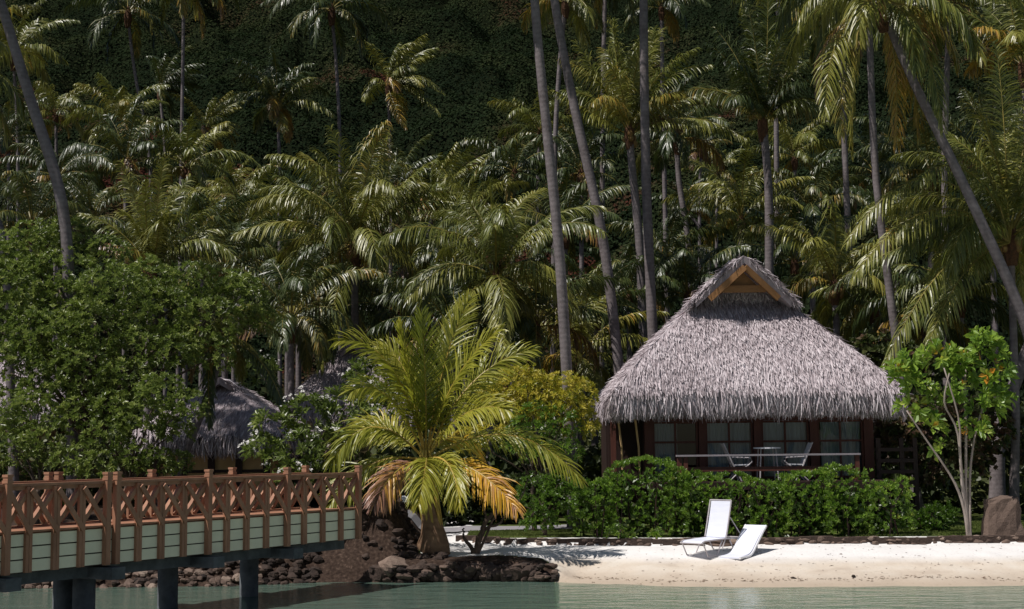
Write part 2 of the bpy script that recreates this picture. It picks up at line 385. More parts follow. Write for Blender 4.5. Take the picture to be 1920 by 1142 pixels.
def ground_mat():
    m, t, b = newmat('sand_and_lawn')
    g = t.nodes.new('ShaderNodeNewGeometry'); a = t.nodes.new('ShaderNodeAttribute'); a.attribute_name = 'tint'
    v = g.outputs['Position']
    n1 = noise(t, 1.2, 5, v); n2 = noise(t, 14, 4, v)
    sand = ramp(t, [(0.25, (0.44, 0.36, 0.29)), (0.5, (0.60, 0.52, 0.43)), (0.75, (0.66, 0.60, 0.52))], n1)
    sp = t.nodes.new('ShaderNodeSeparateXYZ'); t.links.new(v, sp.inputs[0])
    # wet sand low down by the water
    wet = t.nodes.new('ShaderNodeMapRange'); wet.inputs[1].default_value = 0.03; wet.inputs[2].default_value = 0.22; t.links.new(sp.outputs[2], wet.inputs[0])
    mw = t.nodes.new('ShaderNodeMixRGB'); t.links.new(wet.outputs[0], mw.inputs[0]); mw.inputs[1].default_value = (0.44, 0.36, 0.28, 1); t.links.new(sand, mw.inputs[2])
    # dry bleached sand high up
    dry = t.nodes.new('ShaderNodeMapRange'); dry.inputs[1].default_value = 0.30; dry.inputs[2].default_value = 0.42; t.links.new(sp.outputs[2], dry.inputs[0])
    md = t.nodes.new('ShaderNodeMixRGB'); t.links.new(dry.outputs[0], md.inputs[0]); t.links.new(mw.outputs[0], md.inputs[1]); md.inputs[2].default_value = (0.74, 0.72, 0.70, 1)
    sk = ramp(t, [(0.28, (0.35, 0.3, 0.25)), (0.40, (1, 1, 1))], n2)
    ms = t.nodes.new('ShaderNodeMixRGB'); ms.blend_type = 'MULTIPLY'; ms.inputs[0].default_value = 0.35; t.links.new(md.outputs[0], ms.inputs[1]); t.links.new(sk, ms.inputs[2])
    grass = ramp(t, [(0.3, (0.035, 0.055, 0.014)), (0.7, (0.10, 0.12, 0.03))], n2)
    earth = ramp(t, [(0.35, (0.028, 0.018, 0.014)), (0.6, (0.06, 0.04, 0.03)), (0.75, (0.13, 0.09, 0.07))], n2)  # earth colour lowered to carry the shade of bridge and palm
    def mix(fac, c1, c2):
        x = t.nodes.new('ShaderNodeMixRGB'); t.links.new(fac, x.inputs[0]); t.links.new(c1, x.inputs[1]); t.links.new(c2, x.inputs[2]); return x.outputs[0]
    r1 = t.nodes.new('ShaderNodeMapRange'); r1.inputs[1].default_value = 0.2; r1.inputs[2].default_value = 0.45; t.links.new(a.outputs['Fac'], r1.inputs[0])
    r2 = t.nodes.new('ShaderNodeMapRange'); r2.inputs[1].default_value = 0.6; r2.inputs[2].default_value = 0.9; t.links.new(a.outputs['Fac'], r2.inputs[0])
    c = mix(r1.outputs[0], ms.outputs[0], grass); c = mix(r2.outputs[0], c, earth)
    t.links.new(c, b.inputs['Base Color']); b.inputs['Roughness'].default_value = 0.95; b.inputs['Specular IOR Level'].default_value = 0.1
    bump(t, b, n2, 0.5, 0.03); return m
V, Q = grid_mesh(xs, ys, GZ)
wl = np.interp(V[:, 0], WLX, WLY)
tn = np.where((V[:, 1] > wl + 0.9) & (V[:, 0] > -1.3), 0.5, 0.0)          # lawn behind the stone edging
tn = np.where(V[:, 0] < -2.1, 1.0, tn)                                     # stony earth by the bridge
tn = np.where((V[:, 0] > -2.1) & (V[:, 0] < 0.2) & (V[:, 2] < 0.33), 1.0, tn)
tn = np.where((V[:, 1] > 50), 1.0, tn)
dsh = V[:, 1] - np.interp(V[:, 0], SHX, SHY)
tn = np.where((V[:, 0] > -2.3) & (V[:, 0] < 0.9) & (dsh < 0.75 + 0.5 * vn(V[:, 0], V[:, 1], 0.5, 51)), 1.0, tn)  # dark earth tone laid over the ledge sand in place of its shade
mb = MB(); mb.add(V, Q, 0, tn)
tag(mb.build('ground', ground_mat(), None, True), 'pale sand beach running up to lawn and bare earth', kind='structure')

# water
def water_mat():
    m, t, b = newmat('lagoon_water')
    t.nodes.remove(b)
    v = t.nodes.new('ShaderNodeNewGeometry').outputs['Position']
    mp = t.nodes.new('ShaderNodeMapping'); mp.inputs['Scale'].default_value = (0.7, 1.6, 1); t.links.new(v, mp.inputs[0])
    n1 = noise(t, 1.6, 3, mp.outputs[0]); n2 = noise(t, 6.5, 3, mp.outputs[0])
    ad = t.nodes.new('ShaderNodeMath'); ad.operation = 'MULTIPLY_ADD'; t.links.new(n2, ad.inputs[0]); ad.inputs[1].default_value = 0.22; t.links.new(n1, ad.inputs[2])
    bp = t.nodes.new('ShaderNodeBump'); bp.inputs['Strength'].default_value = 0.13; bp.inputs['Distance'].default_value = 0.25; t.links.new(ad.outputs[0], bp.inputs['Height'])
    fr = t.nodes.new('ShaderNodeFresnel'); fr.inputs['IOR'].default_value = 1.33; t.links.new(bp.outputs[0], fr.inputs['Normal'])
    gl = t.nodes.new('ShaderNodeBsdfGlossy'); gl.inputs['Roughness'].default_value = 0.06; t.links.new(bp.outputs[0], gl.inputs['Normal'])
    df = t.nodes.new('ShaderNodeBsdfDiffuse'); df.inputs[0].default_value = (0.22, 0.34, 0.27, 1)
    tr = t.nodes.new('ShaderNodeBsdfTransparent'); tr.inputs[0].default_value = (0.62, 0.80, 0.70, 1)
    m1 = t.nodes.new('ShaderNodeMixShader'); m1.inputs[0].default_value = 0.42; t.links.new(tr.outputs[0], m1.inputs[1]); t.links.new(df.outputs[0], m1.inputs[2])
    m2 = t.nodes.new('ShaderNodeMixShader'); t.links.new(fr.outputs[0], m2.inputs[0]); t.links.new(m1.outputs[0], m2.inputs[1]); t.links.new(gl.outputs[0], m2.inputs[2])
    t.links.new(m2.outputs[0], t.nodes['Material Output'].inputs[0]); return m
mb = MB(); mb.add([(-600, -60, 0), (600, -60, 0), (600, 34, 0), (-600, 34, 0)], [(0, 1, 2, 3)])
tag(mb.build('water', water_mat()), 'green lagoon water with small ripples', kind='structure')

# hillside
def HZ(x, y):
    s = np.clip(y - 125, 0, 400)
    z = 2 + s * 0.62 + 7 * (vn(x, y, 70, 5) - 0.5) * np.clip(s / 60, 0, 1) + x * 0.03
    b = np.maximum(vn(x, y, 8, 6), vn(x + 40, y - 13, 5.2, 7)) * 8.5 + vn(x, y, 2.3, 8) * 2.2 + vn(x, y, 22, 14) * 9
    return z + b * np.clip(s / 6, 0, 1)
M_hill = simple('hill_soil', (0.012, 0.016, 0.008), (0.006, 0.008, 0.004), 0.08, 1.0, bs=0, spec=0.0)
hx = np.unique(np.r_[np.linspace(-500, -130, 10), np.arange(-130, 130, 1.6), np.linspace(130, 500, 10)]); hy = np.unique(np.r_[np.arange(122, 330, 1.6), np.linspace(330, 480, 8)])
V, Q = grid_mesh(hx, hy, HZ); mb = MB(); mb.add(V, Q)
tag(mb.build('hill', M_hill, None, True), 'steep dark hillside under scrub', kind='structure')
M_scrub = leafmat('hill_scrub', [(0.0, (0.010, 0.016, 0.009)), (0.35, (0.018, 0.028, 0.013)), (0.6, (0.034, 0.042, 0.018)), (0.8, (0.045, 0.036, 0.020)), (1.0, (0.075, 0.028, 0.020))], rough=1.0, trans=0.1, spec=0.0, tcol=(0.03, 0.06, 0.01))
N = 620000
y = 126 + 180 * rng.random(N) ** 1.1; x = (rng.random(N) - 0.5) * 2 * (0.42 * y + 6); z = HZ(x, y)
gx_ = (HZ(x + 0.3, y) - HZ(x - 0.3, y)) / 0.6; gy_ = (HZ(x, y + 0.3) - HZ(x, y - 0.3)) / 0.6; sn = norm(np.stack([-gx_, -gy_, np.ones(N)], -1))
P = np.stack([x, y, z], -1) + sn * (rng.random((N, 1)) * 0.6); Nn = norm(sn + rng.normal(size=(N, 3)) * 0.33); D = norm(np.cross(Nn, rng.normal(size=(N, 3))))
tn = np.clip(-0.05 + 0.75 * vn(x, y, 9, 3) * vn(x, y, 26, 17) * 1.6 + 0.25 * vn(x, y, 3.5, 4) + 0.07 * rng.normal(size=N) + 0.5 * sstep(0.60, 0.8, vn(x, y, 22, 9)) * sstep(0.45, 0.7, vn(x, y, 4, 11)), 0, 1)
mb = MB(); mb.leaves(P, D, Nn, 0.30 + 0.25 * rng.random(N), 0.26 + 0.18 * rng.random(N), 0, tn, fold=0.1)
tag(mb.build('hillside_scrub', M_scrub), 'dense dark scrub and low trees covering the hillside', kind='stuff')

# ------------------------------------------------------------------ thatch
M_thatch = tinted('thatch', [(0.0, (0.20, 0.16, 0.17)), (0.3, (0.37, 0.315, 0.33)), (0.6, (0.53, 0.465, 0.485)), (1.0, (0.70, 0.64, 0.66))], 0.8, 5, 0.4, 0.02)
M_wood = simple('red_timber', (0.13, 0.045, 0.032), (0.075, 0.026, 0.02), 4, 0.55, (1, 1, 0.25), 0.3, 0.006)
M_wooddk = simple('dark_timber', (0.045, 0.022, 0.018), (0.02, 0.012, 0.01), 4, 0.6, (1, 1, 0.25), 0.3)
M_orange = simple('oiled_board', (0.27, 0.135, 0.05), (0.18, 0.085, 0.03), 3, 0.6, (0.4, 1, 1), 0.2)
M_tan = simple('tan_panel', (0.62, 0.42, 0.20), (0.5, 0.33, 0.16), 3, 0.8, bs=0.1)
M_white = simple('white_paint', (0.78, 0.78, 0.80), (0.66, 0.66, 0.70), 3, 0.5, bs=0.05)
M_greyrail = simple('weathered_rail', (0.36, 0.32, 0.34), (0.28, 0.25, 0.27), 4, 0.6, bs=0.1)
M_whitef = simple('white_metal', (0.50, 0.46, 0.47), (0.4, 0.37, 0.38), 4, 0.4, bs=0)
def straw_patch(mb, P, down, N, L, wd, lift=0.06, jit=0.22, tint=0.55, tv=0.2, m=0):
    n = len(P)
    d0 = norm(down + rng.normal(size=(n, 3)) * jit); L = L * (0.7 + 0.6 * rng.random(n))[:, None]
    A = P + N * 0.01; B = A + d0 * L * 0.5 + N * lift * rng.random((n, 1)) * 1.2; C = A + d0 * L + N * lift * (rng.random((n, 1)) - 0.15)
    w = norm(np.cross(d0, N)) + N * rng.normal(size=(n, 1)) * 0.7; w = norm(w) * wd / 2
    mb.strips(np.stack([A, B, C], 1), np.stack([w, w, w * 0.3], 1), m, np.clip(tint + tv * rng.normal(size=n), 0, 1))
def roof_profile(d, H, D):
    """height above the eave lip at plan distance d from the eave: concave"""
    u = np.clip(d / D, 0, 1); return H * u ** 0.89
def thatch_roof(parent, X0, X1, Y0, Y1, zl, H, gab, fringe, dens, name='thatch_roof', back=True):
    """hipped thatch roof with a small gable at the front top. gab = (dist of gable wall from the eave, overhang)"""
    cx = (X0 + X1) / 2; D = (X1 - X0) / 2
    gd, oh = gab
    def z(x, y):
        ds = np.minimum(x - X0, X1 - x); df = np.where(y < Y0 + gd, y - Y0, 99); db = np.where(y > Y1 - gd, Y1 - y, 99)
        return zl + roof_profile(np.minimum(ds, np.minimum(df, db)), H, D)
    mb = MB()
    yf = np.r_[np.linspace(Y0, Y0 + gd, 26), Y0 + gd + 0.004]; yb = np.linspace(Y1 - gd, Y1, 14); ym = np.linspace(Y0 + gd + 0.3, Y1 - gd - 0.3, 8)
    gx = np.linspace(X0, X1, 61); gy = np.r_[yf, ym, Y1 - gd - 0.004, yb]
    V, Q = grid_mesh(gx, gy, z)
    V[:, 2] += 0.05 * (vn(V[:, 0] + V[:, 2], V[:, 1], 0.6, 3) - 0.5)
    mb.add(V, Q, 0, 0.25)
    # overhanging gable cap (thick)
    hw = D - gd + 0.22; xs_ = np.linspace(cx - hw, cx + hw, 15); zt = zl + roof_profile(D - np.abs(xs_ - cx), H, D) + 0.05
    for (ya, yb_) in ((Y0 + gd - oh, Y0 + gd + 0.5),):
        top = np.stack([np.r_[xs_, xs_], np.r_[np.full(15, ya), np.full(15, yb_)], np.r_[zt, zt]], -1)
        # the cap's front edge leans further out at the ridge
        lean = (1 - np.abs(xs_ - cx) / hw) * 0.35; top[:15, 1] -= lean
        bot = top.copy(); bot[:, 2] -= 0.2
        V = np.concatenate([top, bot]); j = np.arange(14)
        mb.add(V, np.concatenate([np.stack([j, j + 1, j + 16, j + 15], -1), np.stack([j + 30, j + 45, j + 46, j + 31], -1), np.stack([j, j + 30, j + 31, j + 1], -1)]), 0, 0.25)
        n = int(dens * 2 * 1.4 * hw * 1.3); x = cx + (rng.random(n) * 2 - 1) * (hw + 0.04)
        lx = (1 - np.abs(x - cx) / hw) * 0.35
        y = ya - lx + rng.random(n) * (0.6 + lx); s = np.sign(x - cx)
        zz = zl + roof_profile(D - np.abs(x - cx), H, D) + 0.06
        dn = norm(np.stack([s * 1.0, -0.25 + 0 * x, -1.0 + 0 * x], -1)); nn = norm(np.stack([s, -0.1 + 0 * x, 1 + 0 * x], -1))
        straw_patch(mb, np.stack([x, y, zz], -1), dn, nn, 0.32, 0.035, 0.07)
    # straws over the slopes
    def slope_pts(n, face):
        x = X0 + (X1 - X0) * rng.random(n); y = Y0 + (Y1 - Y0) * rng.random(n)
        dl = x - X0; dr = X1 - x; df = np.where(y < Y0 + gd, y - Y0, 99); db = np.where(y > Y1 - gd, Y1 - y, 99)
        st = np.stack([dl, dr, df, db]); k = st.argmin(0); ok = np.isin(k, face); x = x[ok]; y = y[ok]; k = k[ok]
        e = 0.03; g = np.stack([(z(x + e, y) - z(x - e, y)) / (2 * e), (z(x, y + e) - z(x, y - e)) / (2 * e)], -1)
        g = np.clip(g, -1.6, 1.6)
        dn = norm(np.stack([-g[:, 0], -g[:, 1], -(g ** 2).sum(1)], -1)); nn = norm(np.stack([-g[:, 0], -g[:, 1], np.ones(len(x))], -1))
        return np.stack([x, y, z(x, y) + 0.0], -1), dn, nn
    area = (X1 - X0) * (Y1 - Y0) * 1.35
    for face, k in (([2], 1.0), ([0, 1], 0.7), ([3], 0.3)):
        P, dn, nn = slope_pts(int(area * dens * k), face)
        rowt = 0.10 * np.sin(P[:, 2] * 2 * math.pi / 0.42)
        straw_patch(mb, P, dn, nn, 0.34, 0.034, 0.09, tint=0.0, tv=0.0) if False else None
        n = len(P); d0 = norm(dn + rng.normal(size=(n, 3)) * 0.11); L = 0.30 * (0.6 + 0.8 * rng.random(n))[:, None]
        A = P; B = A + d0 * L * 0.5 + nn * 0.035 * rng.random((n, 1)); C = A + d0 * L + nn * (0.01 + 0.055 * rng.random((n, 1)))
        w = norm(np.cross(d0, nn)) + nn * rng.normal(size=(n, 1)) * 0.6; w = norm(w) * 0.012
        tt = np.clip(0.50 + 0.2 * rng.normal(size=n) + rowt * 0.6 + 0.22 * (vn(P[:, 0], P[:, 1] + P[:, 2], 0.9, 12) - 0.5) + 0.30 * (vn(P[:, 0] + 7, P[:, 1] + P[:, 2], 2.3, 13) - 0.5), 0, 1)
        mb.strips(np.stack([A, B, C], 1), np.stack([w, w, w * 0.4], 1), 0, tt)
    # hip lines a bit thicker
    # hanging fringe: several layers, straws curl down over the lip
    fr = MB()
    for (a, b, out) in (((X0, Y0), (X1, Y0), (0, -1)), ((X0, Y1), (X0, Y0), (-1, 0)), ((X1, Y0), (X1, Y1), (1, 0)), ((X1, Y1), (X0, Y1), (0, 1))):
        a = np.array(a); b = np.array(b); ln = np.linalg.norm(b - a); out3 = np.array((*out, 0.0))
        # solid core behind the straws
        u0 = np.linspace(0, 1, 2)
        c0 = np.stack([a + (b - a) * k - np.array(out) * 0.16 for k in u0])
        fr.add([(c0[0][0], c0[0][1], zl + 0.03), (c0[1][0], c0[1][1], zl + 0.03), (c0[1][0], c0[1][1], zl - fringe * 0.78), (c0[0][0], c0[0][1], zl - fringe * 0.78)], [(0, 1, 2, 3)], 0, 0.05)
        for layer in range(4):
            n = int(ln * dens * 0.22); u = rng.random(n)
            base = a + (b - a) * u[:, None] - np.array(out) * (0.05 + 0.05 * layer)
            P = np.stack([base[:, 0], base[:, 1], zl + 0.10 - layer * 0.05 + rng.normal(size=n) * 0.05], -1) - out3 * 0.12
            L = fringe * (0.95 - 0.05 * layer) * (1 + 0.10 * rng.normal(size=n))[:, None] + 0.12 * (vn(u * ln, u * 0, 0.5, layer) - 0.5)[:, None]
            A = P; B = A + out3 * (0.17 + 0.04 * rng.random((n, 1))) + np.array((0, 0, -0.12)); j = rng.normal(size=(n, 3)) * (0.06, 0.06, 0.0)
            C = B + (np.array((0, 0, -0.5)) * L) + out3 * 0.02 + j; Dd = B + np.array((0, 0, -0.92)) * L - out3 * 0.05 + j * 2.0
            tang = np.array((*(b - a), 0.0)) / ln
            w = norm(tang + out3 * rng.normal(size=(n, 1)) * 0.6) * 0.014
            fr.strips(np.stack([A, B, C, Dd], 1), np.stack([w, w, w, w * 0.3], 1), 0, np.clip(0.58 - 0.10 * layer + 0.2 * rng.normal(size=n), 0, 1))
    roof = mb.build(name, M_thatch, parent)
    fr_o = fr.build('thatch_fringe', M_thatch, parent)
    M = Matrix.Identity(4)
    return roof, z

def glassmat():
    m, t, b = newmat('window_glass'); t.nodes.remove(b)
    gl = t.nodes.new('ShaderNodeBsdfGlossy'); gl.inputs['Roughness'].default_value = 0.02; gl.inputs[0].default_value = (0.9, 0.9, 0.9, 1)
    tr = t.nodes.new('ShaderNodeBsdfTransparent'); tr.inputs[0].default_value = (0.78, 0.82, 0.82, 1)
    fr = t.nodes.new('ShaderNodeFresnel'); fr.inputs[0].default_value = 1.6
    ms = t.nodes.new('ShaderNodeMixShader'); t.links.new(fr.outputs[0], ms.inputs[0]); t.links.new(tr.outputs[0], ms.inputs[1]); t.links.new(gl.outputs[0], ms.inputs[2])
    t.links.new(ms.outputs[0], t.nodes['Material Output'].inputs[0]); return m
M_glass = glassmat()
M_curtain = simple('curtain_cloth', (0.50, 0.56, 0.60), (0.30, 0.36, 0.42), 3, 0.9, (4, 1, 0.05), 0)

# ------------------------------------------------------------------ the main bungalow
X0, X1, Y0, Y1 = 2.72, 10.45, 37.3, 46.3
cx = (X0 + X1) / 2; ZL = 4.38; DK = 1.95
hut = thing('thatched_bungalow', (cx, 40, 0.6), 'large bungalow with grey thatched roof and glazed front behind the clipped hedge', 'bungalow')
thatch_roof(hut, X0, X1, Y0, Y1, ZL, 3.80, (2.72, 0.8), 0.70, 660)
# gable: dark wall, orange beam and barge boards
D = (X1 - X0) / 2; hw = D - 2.72; gy = Y0 + 2.72
zr = ZL + 3.80
def zroof(dx): return ZL + float(roof_profile(np.array(D - abs(dx)), 3.80, D))
mb = MB(); zb = zroof(hw)
zt_ = zr - 0.25
mb.add([(cx - hw, gy + 0.05, zb), (cx + hw, gy + 0.05, zb), (cx, gy + 0.05, zt_)], [(0, 1, 2)], 0, 0.2)
P = []
for i in range(1500):
    x = rng.uniform(-hw, hw); h = rng.uniform(0, 1) * (1 - abs(x) / hw); P.append((cx + x, gy, zb + h * (zt_ - zb) - 0.1))
P = np.array(P); n = len(P)
straw_patch(mb, P, np.tile((0, -0.35, -0.9), (n, 1)), np.tile((0, -1.0, 0.3), (n, 1)), 0.4, 0.035, 0.08, tint=0.45)
mb.build('gable_infill', M_thatch, hut)
mb = MB()
by = gy - 0.66
for s in (-1, 1):
    a = Vector((cx + s * 0.0, gy - 1.20, zr - 0.27)); b = Vector((cx + s * 0.98, gy - 0.93, zroof(0.98) - 0.27))
    mb.bar(a + Vector((0, 0.012 * s, 0)), b, 0.07, 0.17, 0, up=(0, 0, 1))
mb.build('barge_board', M_orange, hut)
mb = MB()
by = gy - 1.05
zc = zroof(0.52) - 0.40
mb.bar((cx - 0.62, by + 0.16, zc), (cx + 0.62, by + 0.16, zc), 0.06, 0.2)
mb.add([(cx - 0.5, by + 0.25, zc), (cx + 0.5, by + 0.25, zc), (cx, by + 0.25, zr - 0.35)], [(0, 1, 2)])
mb.build('collar_board', M_orange, hut)
# floor, body
mb = MB()
mb.box((cx + 0.3, 41.3, DK - 0.10), (6.6, 9.6, 0.2)); 
for px_ in (3.9, 6.6, 9.3):
    for yy in (37.0, 41.0, 45.0): mb.box((px_, yy, (DK - 0.2 + 0.5) / 2), (0.25, 0.25, DK - 0.2 - 0.5))
mb.build('deck', M_wooddk, hut)
GY = 38.9   # glass line
def hx_(px): return W(px, 830, GY).x
mb = MB()
ceil = 3.72
mb.box(((hx_(1212) + hx_(1640)) / 2, 42.6, 2.9), (hx_(1640) - hx_(1212), 0.1, 1.9))
for xx in (hx_(1212) + 0.05, hx_(1640) - 0.05): mb.box((xx, (GY + 42.6) / 2 + 0.1, 2.9), (0.1, 42.6 - GY, 1.9))
mb.box(((hx_(1150) + hx_(1640)) / 2, 42.0, ceil + 0.14), (hx_(1640) - hx_(1150), 7.6, 0.08))
mb.build('wall', M_wooddk, hut)
for px_, wd_ in ((1150, 0.14), (1216, 0.22), (1316, 0.18), (1420, 0.20), (1525, 0.2), (1628, 0.26)):
    mb = MB(); mb.box((hx_(px_), GY, (DK + ceil) / 2 + 0.05), (wd_, 0.18, ceil - DK + 0.1)); mb.build('post', M_wood, hut)
mb = MB(); mb.box(((hx_(1212) + hx_(1640)) / 2, GY - 0.02, ceil - 0.04), (hx_(1640) - hx_(1212), 0.12, 0.16)); mb.build('lintel', M_wood, hut)
for a, b in ((1224, 1309), (1323, 1412), (1428, 1517), (1533, 1619)):
    xa, xb = hx_(a), hx_(b); xm = (xa + xb) / 2; fy = GY + 0.03; fr = MB(); t_ = 0.055
    for xx in (xa + t_ / 2, xm, xb - t_ / 2): fr.box((xx, fy, (DK + ceil - 0.1) / 2), (t_, 0.05, ceil - DK - 0.12))
    zmid = W(1400, 828, GY).z
    for zz in (DK + 0.06, zmid, ceil - 0.16):
        for (u, v) in ((xa + t_, xm - t_ / 2), (xm + t_ / 2, xb - t_)):
            fr.box(((u + v) / 2, fy, zz), (v - u, 0.044, 0.06))
    w_ = fr.build('window', M_wood, hut)
    g = MB(); g.add([(xa + t_, fy + 0.035, DK + 0.05), (xb - t_, fy + 0.035, DK + 0.05), (xb - t_, fy + 0.035, ceil - 0.16), (xa + t_, fy + 0.035, ceil - 0.16)], [(0, 1, 2, 3)])
    go = g.build('pane', M_glass, hut)
    go.parent = w_; go.location = (0, 0, 0)
    c = MB(); n_ = 60; u = np.linspace(0, 1, n_); full = (a in (1323, 1428))
    x_ = xa + (xb - xa) * (u if full else 0.12 + 0.88 * u if a == 1533 else 0.02 + 0.55 * u)
    y_ = GY + 0.28 + 0.045 * np.sin(u * 70 + 2 * np.sin(u * 9)); 
    V = np.concatenate([np.stack([x_, y_, np.full(n_, ceil - 0.12)], -1), np.stack([x_, y_, np.full(n_, DK + 0.06)], -1)]); j = np.arange(n_ - 1)
    c.add(V, np.stack([j, j + 1, j + n_ + 1, j + n_], -1)); co = c.build('curtain', M_curtain, hut, True); co.parent = w_; co.location = (0, 0, 0)
mb = MB(); mb.box(((hx_(1150) + hx_(1212)) / 2, 40.2, 2.9), (hx_(1216) - hx_(1146), 0.1, 1.9)); mb.box((hx_(1146), 41.4, 2.9), (0.1, 2.3, 1.9)); mb.build('porch_wall', M_wooddk, hut)
# two pale bamboo poles at the side porch
for px_ in (1165, 1197):
    mb = MB(); a = W(px_ - 6, 786, 38.2); b = W(px_ + 3, 892, 38.2); mb.tube([a, (a + b) / 2 + Vector((0.03, 0, 0)), b], [0.03, 0.028, 0.03], 8); mb.build('bamboo_pole', M_tan, hut)
# deck railing (bench rail with white cap)
RY = 36.75
ra, rb = W(1268, 857, RY), W(1612, 849, RY); zr_ = (ra.z + rb.z) / 2
rail = MB(); rail.box(((ra.x + rb.x) / 2, RY, zr_), (rb.x - ra.x, 0.20, 0.045)); rail.build('hand_rail', M_greyrail, hut)
rail = MB(); rail.box(((ra.x + rb.x) / 2 + 0.1, RY + 0.02, zr_ - 0.36), (rb.x - ra.x - 0.4, 0.05, 0.12)); rail.build('middle_rail', M_wood, hut)
for xx in (ra.x + 0.08, ra.x + 0.24, rb.x - 0.08):
    mb = MB(); mb.box((xx, RY, (zr_ - 0.023 + DK - 0.25) / 2), (0.11, 0.11, zr_ - 0.023 - DK + 0.25)); mb.build('rail_post', M_wood, hut)
# deck furniture
def deck_chair(px, flip, label):
    Yc = 37.75; o = thing('garden_armchair', (W(px, 870, Yc).x, Yc, DK), label, 'chair', 'white armchairs on the bungalow deck'); x, y, z0 = o.location; s = flip
    mb = MB()
    for dy in (-0.24, 0.24):
        mb.tube([(x - s * 0.42, y + dy, z0 + 1.02), (x - s * 0.16, y + dy, z0 + 0.42), (x + s * 0.05, y + dy, z0)], 0.022, 6)
        mb.tube([(x - s * 0.28, y + dy, z0), (x + s * 0.02, y + dy, z0 + 0.28), (x + s * 0.26, y + dy, z0 + 0.44), (x + s * 0.34, y + dy, z0 + 0.52), (x + s * 0.30, y + dy, z0 + 0.62), (x - s * 0.20, y + dy, z0 + 0.64)], 0.02, 6)
    mb.build('frame', M_whitef, o)
    mb = MB(); mb.bar((x - s * 0.17, y, z0 + 0.43), (x + s * 0.27, y, z0 + 0.44), 0.48, 0.03, up=(0, 0, 1)); mb.build('seat', M_white, o)
    mb = MB(); mb.bar((x - s * 0.41, y, z0 + 1.0), (x - s * 0.17, y, z0 + 0.45), 0.48, 0.03, up=(s, 0, 0.4)); mb.build('backrest', M_white, o)
deck_chair(1384, 1, 'white reclining armchair on the deck left of the small round table')
deck_chair(1492, -1, 'white reclining armchair on the deck right of the small round table')
tp = W(1438, 840, 37.8); o = thing('garden_table', (tp.x, 37.8, DK), 'small round white table between the two deck chairs', 'table')
mb = MB(); an = np.linspace(0, 2 * math.pi, 25)[:-1]
mb.tube([(tp.x, 37.8, tp.z - 0.02), (tp.x, 37.8, tp.z + 0.02)], 0.37, 24); mb.build('tabletop', M_white, o)
for dx, dy in ((-0.2, -0.2), (0.2, -0.2), (-0.2, 0.2), (0.2, 0.2)):
    mb = MB(); mb.tube([(tp.x + dx, 37.8 + dy, tp.z - 0.02), (tp.x + dx * 1.25, 37.8 + dy * 1.25, DK)], 0.018, 6); mb.build('leg', M_whitef, o)
# slatted fence right of the bungalow
FY = 38.0; fa, fb = W(1645, 850, FY), W(1716, 850, FY)
fe = thing('slatted_fence', (fb.x, FY, 0.64), 'dark timber fence of spaced horizontal slats right of the bungalow', 'fence')
mb = MB()
for k in range(7):
    z_ = 0.95 + k * 0.3
    mb.box(((fa.x + fb.x) / 2, FY - 0.03, z_), (fb.x - fa.x, 0.03, 0.10))
mb.build('slats', M_wooddk, fe)
for xx in (fa.x + 0.03, (fa.x + fb.x) / 2 + 0.15, fb.x):
    mb = MB(); mb.box((xx, FY + 0.04, 1.86), (0.12, 0.1, 2.4)); mb.build('post', M_wooddk, fe)

# ------------------------------------------------------------------ other bungalows
def side_hut(cxp, Y, zl, X_w, Y_w, H, label, walls=True):
    c = W(cxp, 800, Y); x0, x1 = c.x - X_w / 2, c.x + X_w / 2; y0, y1 = Y - 0.5, Y - 0.5 + Y_w
    g = ground_z(c.x, Y); t = thing('thatched_bungalow', (c.x, (y0 + y1) / 2, g), label, 'bungalow')
    thatch_roof(t, x0, x1, y0, y1, zl, H, (X_w * 0.46, 0.3), 0.6, 170)
    mb = MB(); mb.box((c.x, (y0 + y1) / 2, (g + zl) / 2 - 0.15), (X_w - 1.4, Y_w - 1.4, zl - g + 0.3)); mb.build('wall', M_tan, t)
    if walls:
        for k in range(5):
            xx = x0 + 0.75 + (X_w - 1.5) * k / 4
            mb = MB(); mb.box((xx, y0 + 0.66, (g + zl) / 2), (0.2, 0.1, zl - g)); mb.build('post', M_wooddk, t)
        mb = MB(); mb.box((c.x, y0 + 0.665, 2.3), (X_w - 1.5, 0.06, 0.09)); mb.build('cross_beam', M_wooddk, t)
side_hut(395, 41.5, 3.35, 4.8, 6.5, 1.75, 'thatched bungalow with tan walls half hidden behind the bridge and leafy tree')
side_hut(650, 48, 4.1, 5.2, 7.0, 2.6, 'farther thatched bungalow peeking out between flowering bush and dark palm trunk', False)
side_hut(-60, 46, 4.4, 6.0, 6.0, 2.4, 'thatched roof showing at the left picture edge behind the leafy tree', False)

# ------------------------------------------------------------------ bridge
M_bwood = simple('bridge_timber', (0.42, 0.215, 0.13), (0.26, 0.125, 0.075), 4, 0.6, (1, 1, 0.3), 0.3, 0.006)
M_bfascia = simple('cream_board', (0.86, 0.81, 0.60), (0.74, 0.70, 0.52), 2, 0.7, bs=0.1)
M_conc = simple('dark_concrete', (0.13, 0.14, 0.15), (0.05, 0.055, 0.06), 3, 0.9, bs=0.4, bd=0.02)
BA = Vector(((0 - 960) / F * 21.8, 21.8, 0)); BB = Vector(((664 - 960) / F * 29.8, 29.8, 0))
BD = (BB - BA).normalized(); BP = Vector((-BD.y, BD.x, 0)); BW = 1.2
def ontrack(px):
    """distance along the bridge whose near face shows at pixel column px"""
    d = CM @ Vector(((px - 960) / F, (571 - 960) / F, -1)); k = d.x / d.y
    return (k * BA.y - BA.x) / (BD.x - k * BD.y)
zd = W(4, 1001, 21.85).z; zbot = W(4, 1078, 21.85).z; ztop = W(4, 908, 21.85).z
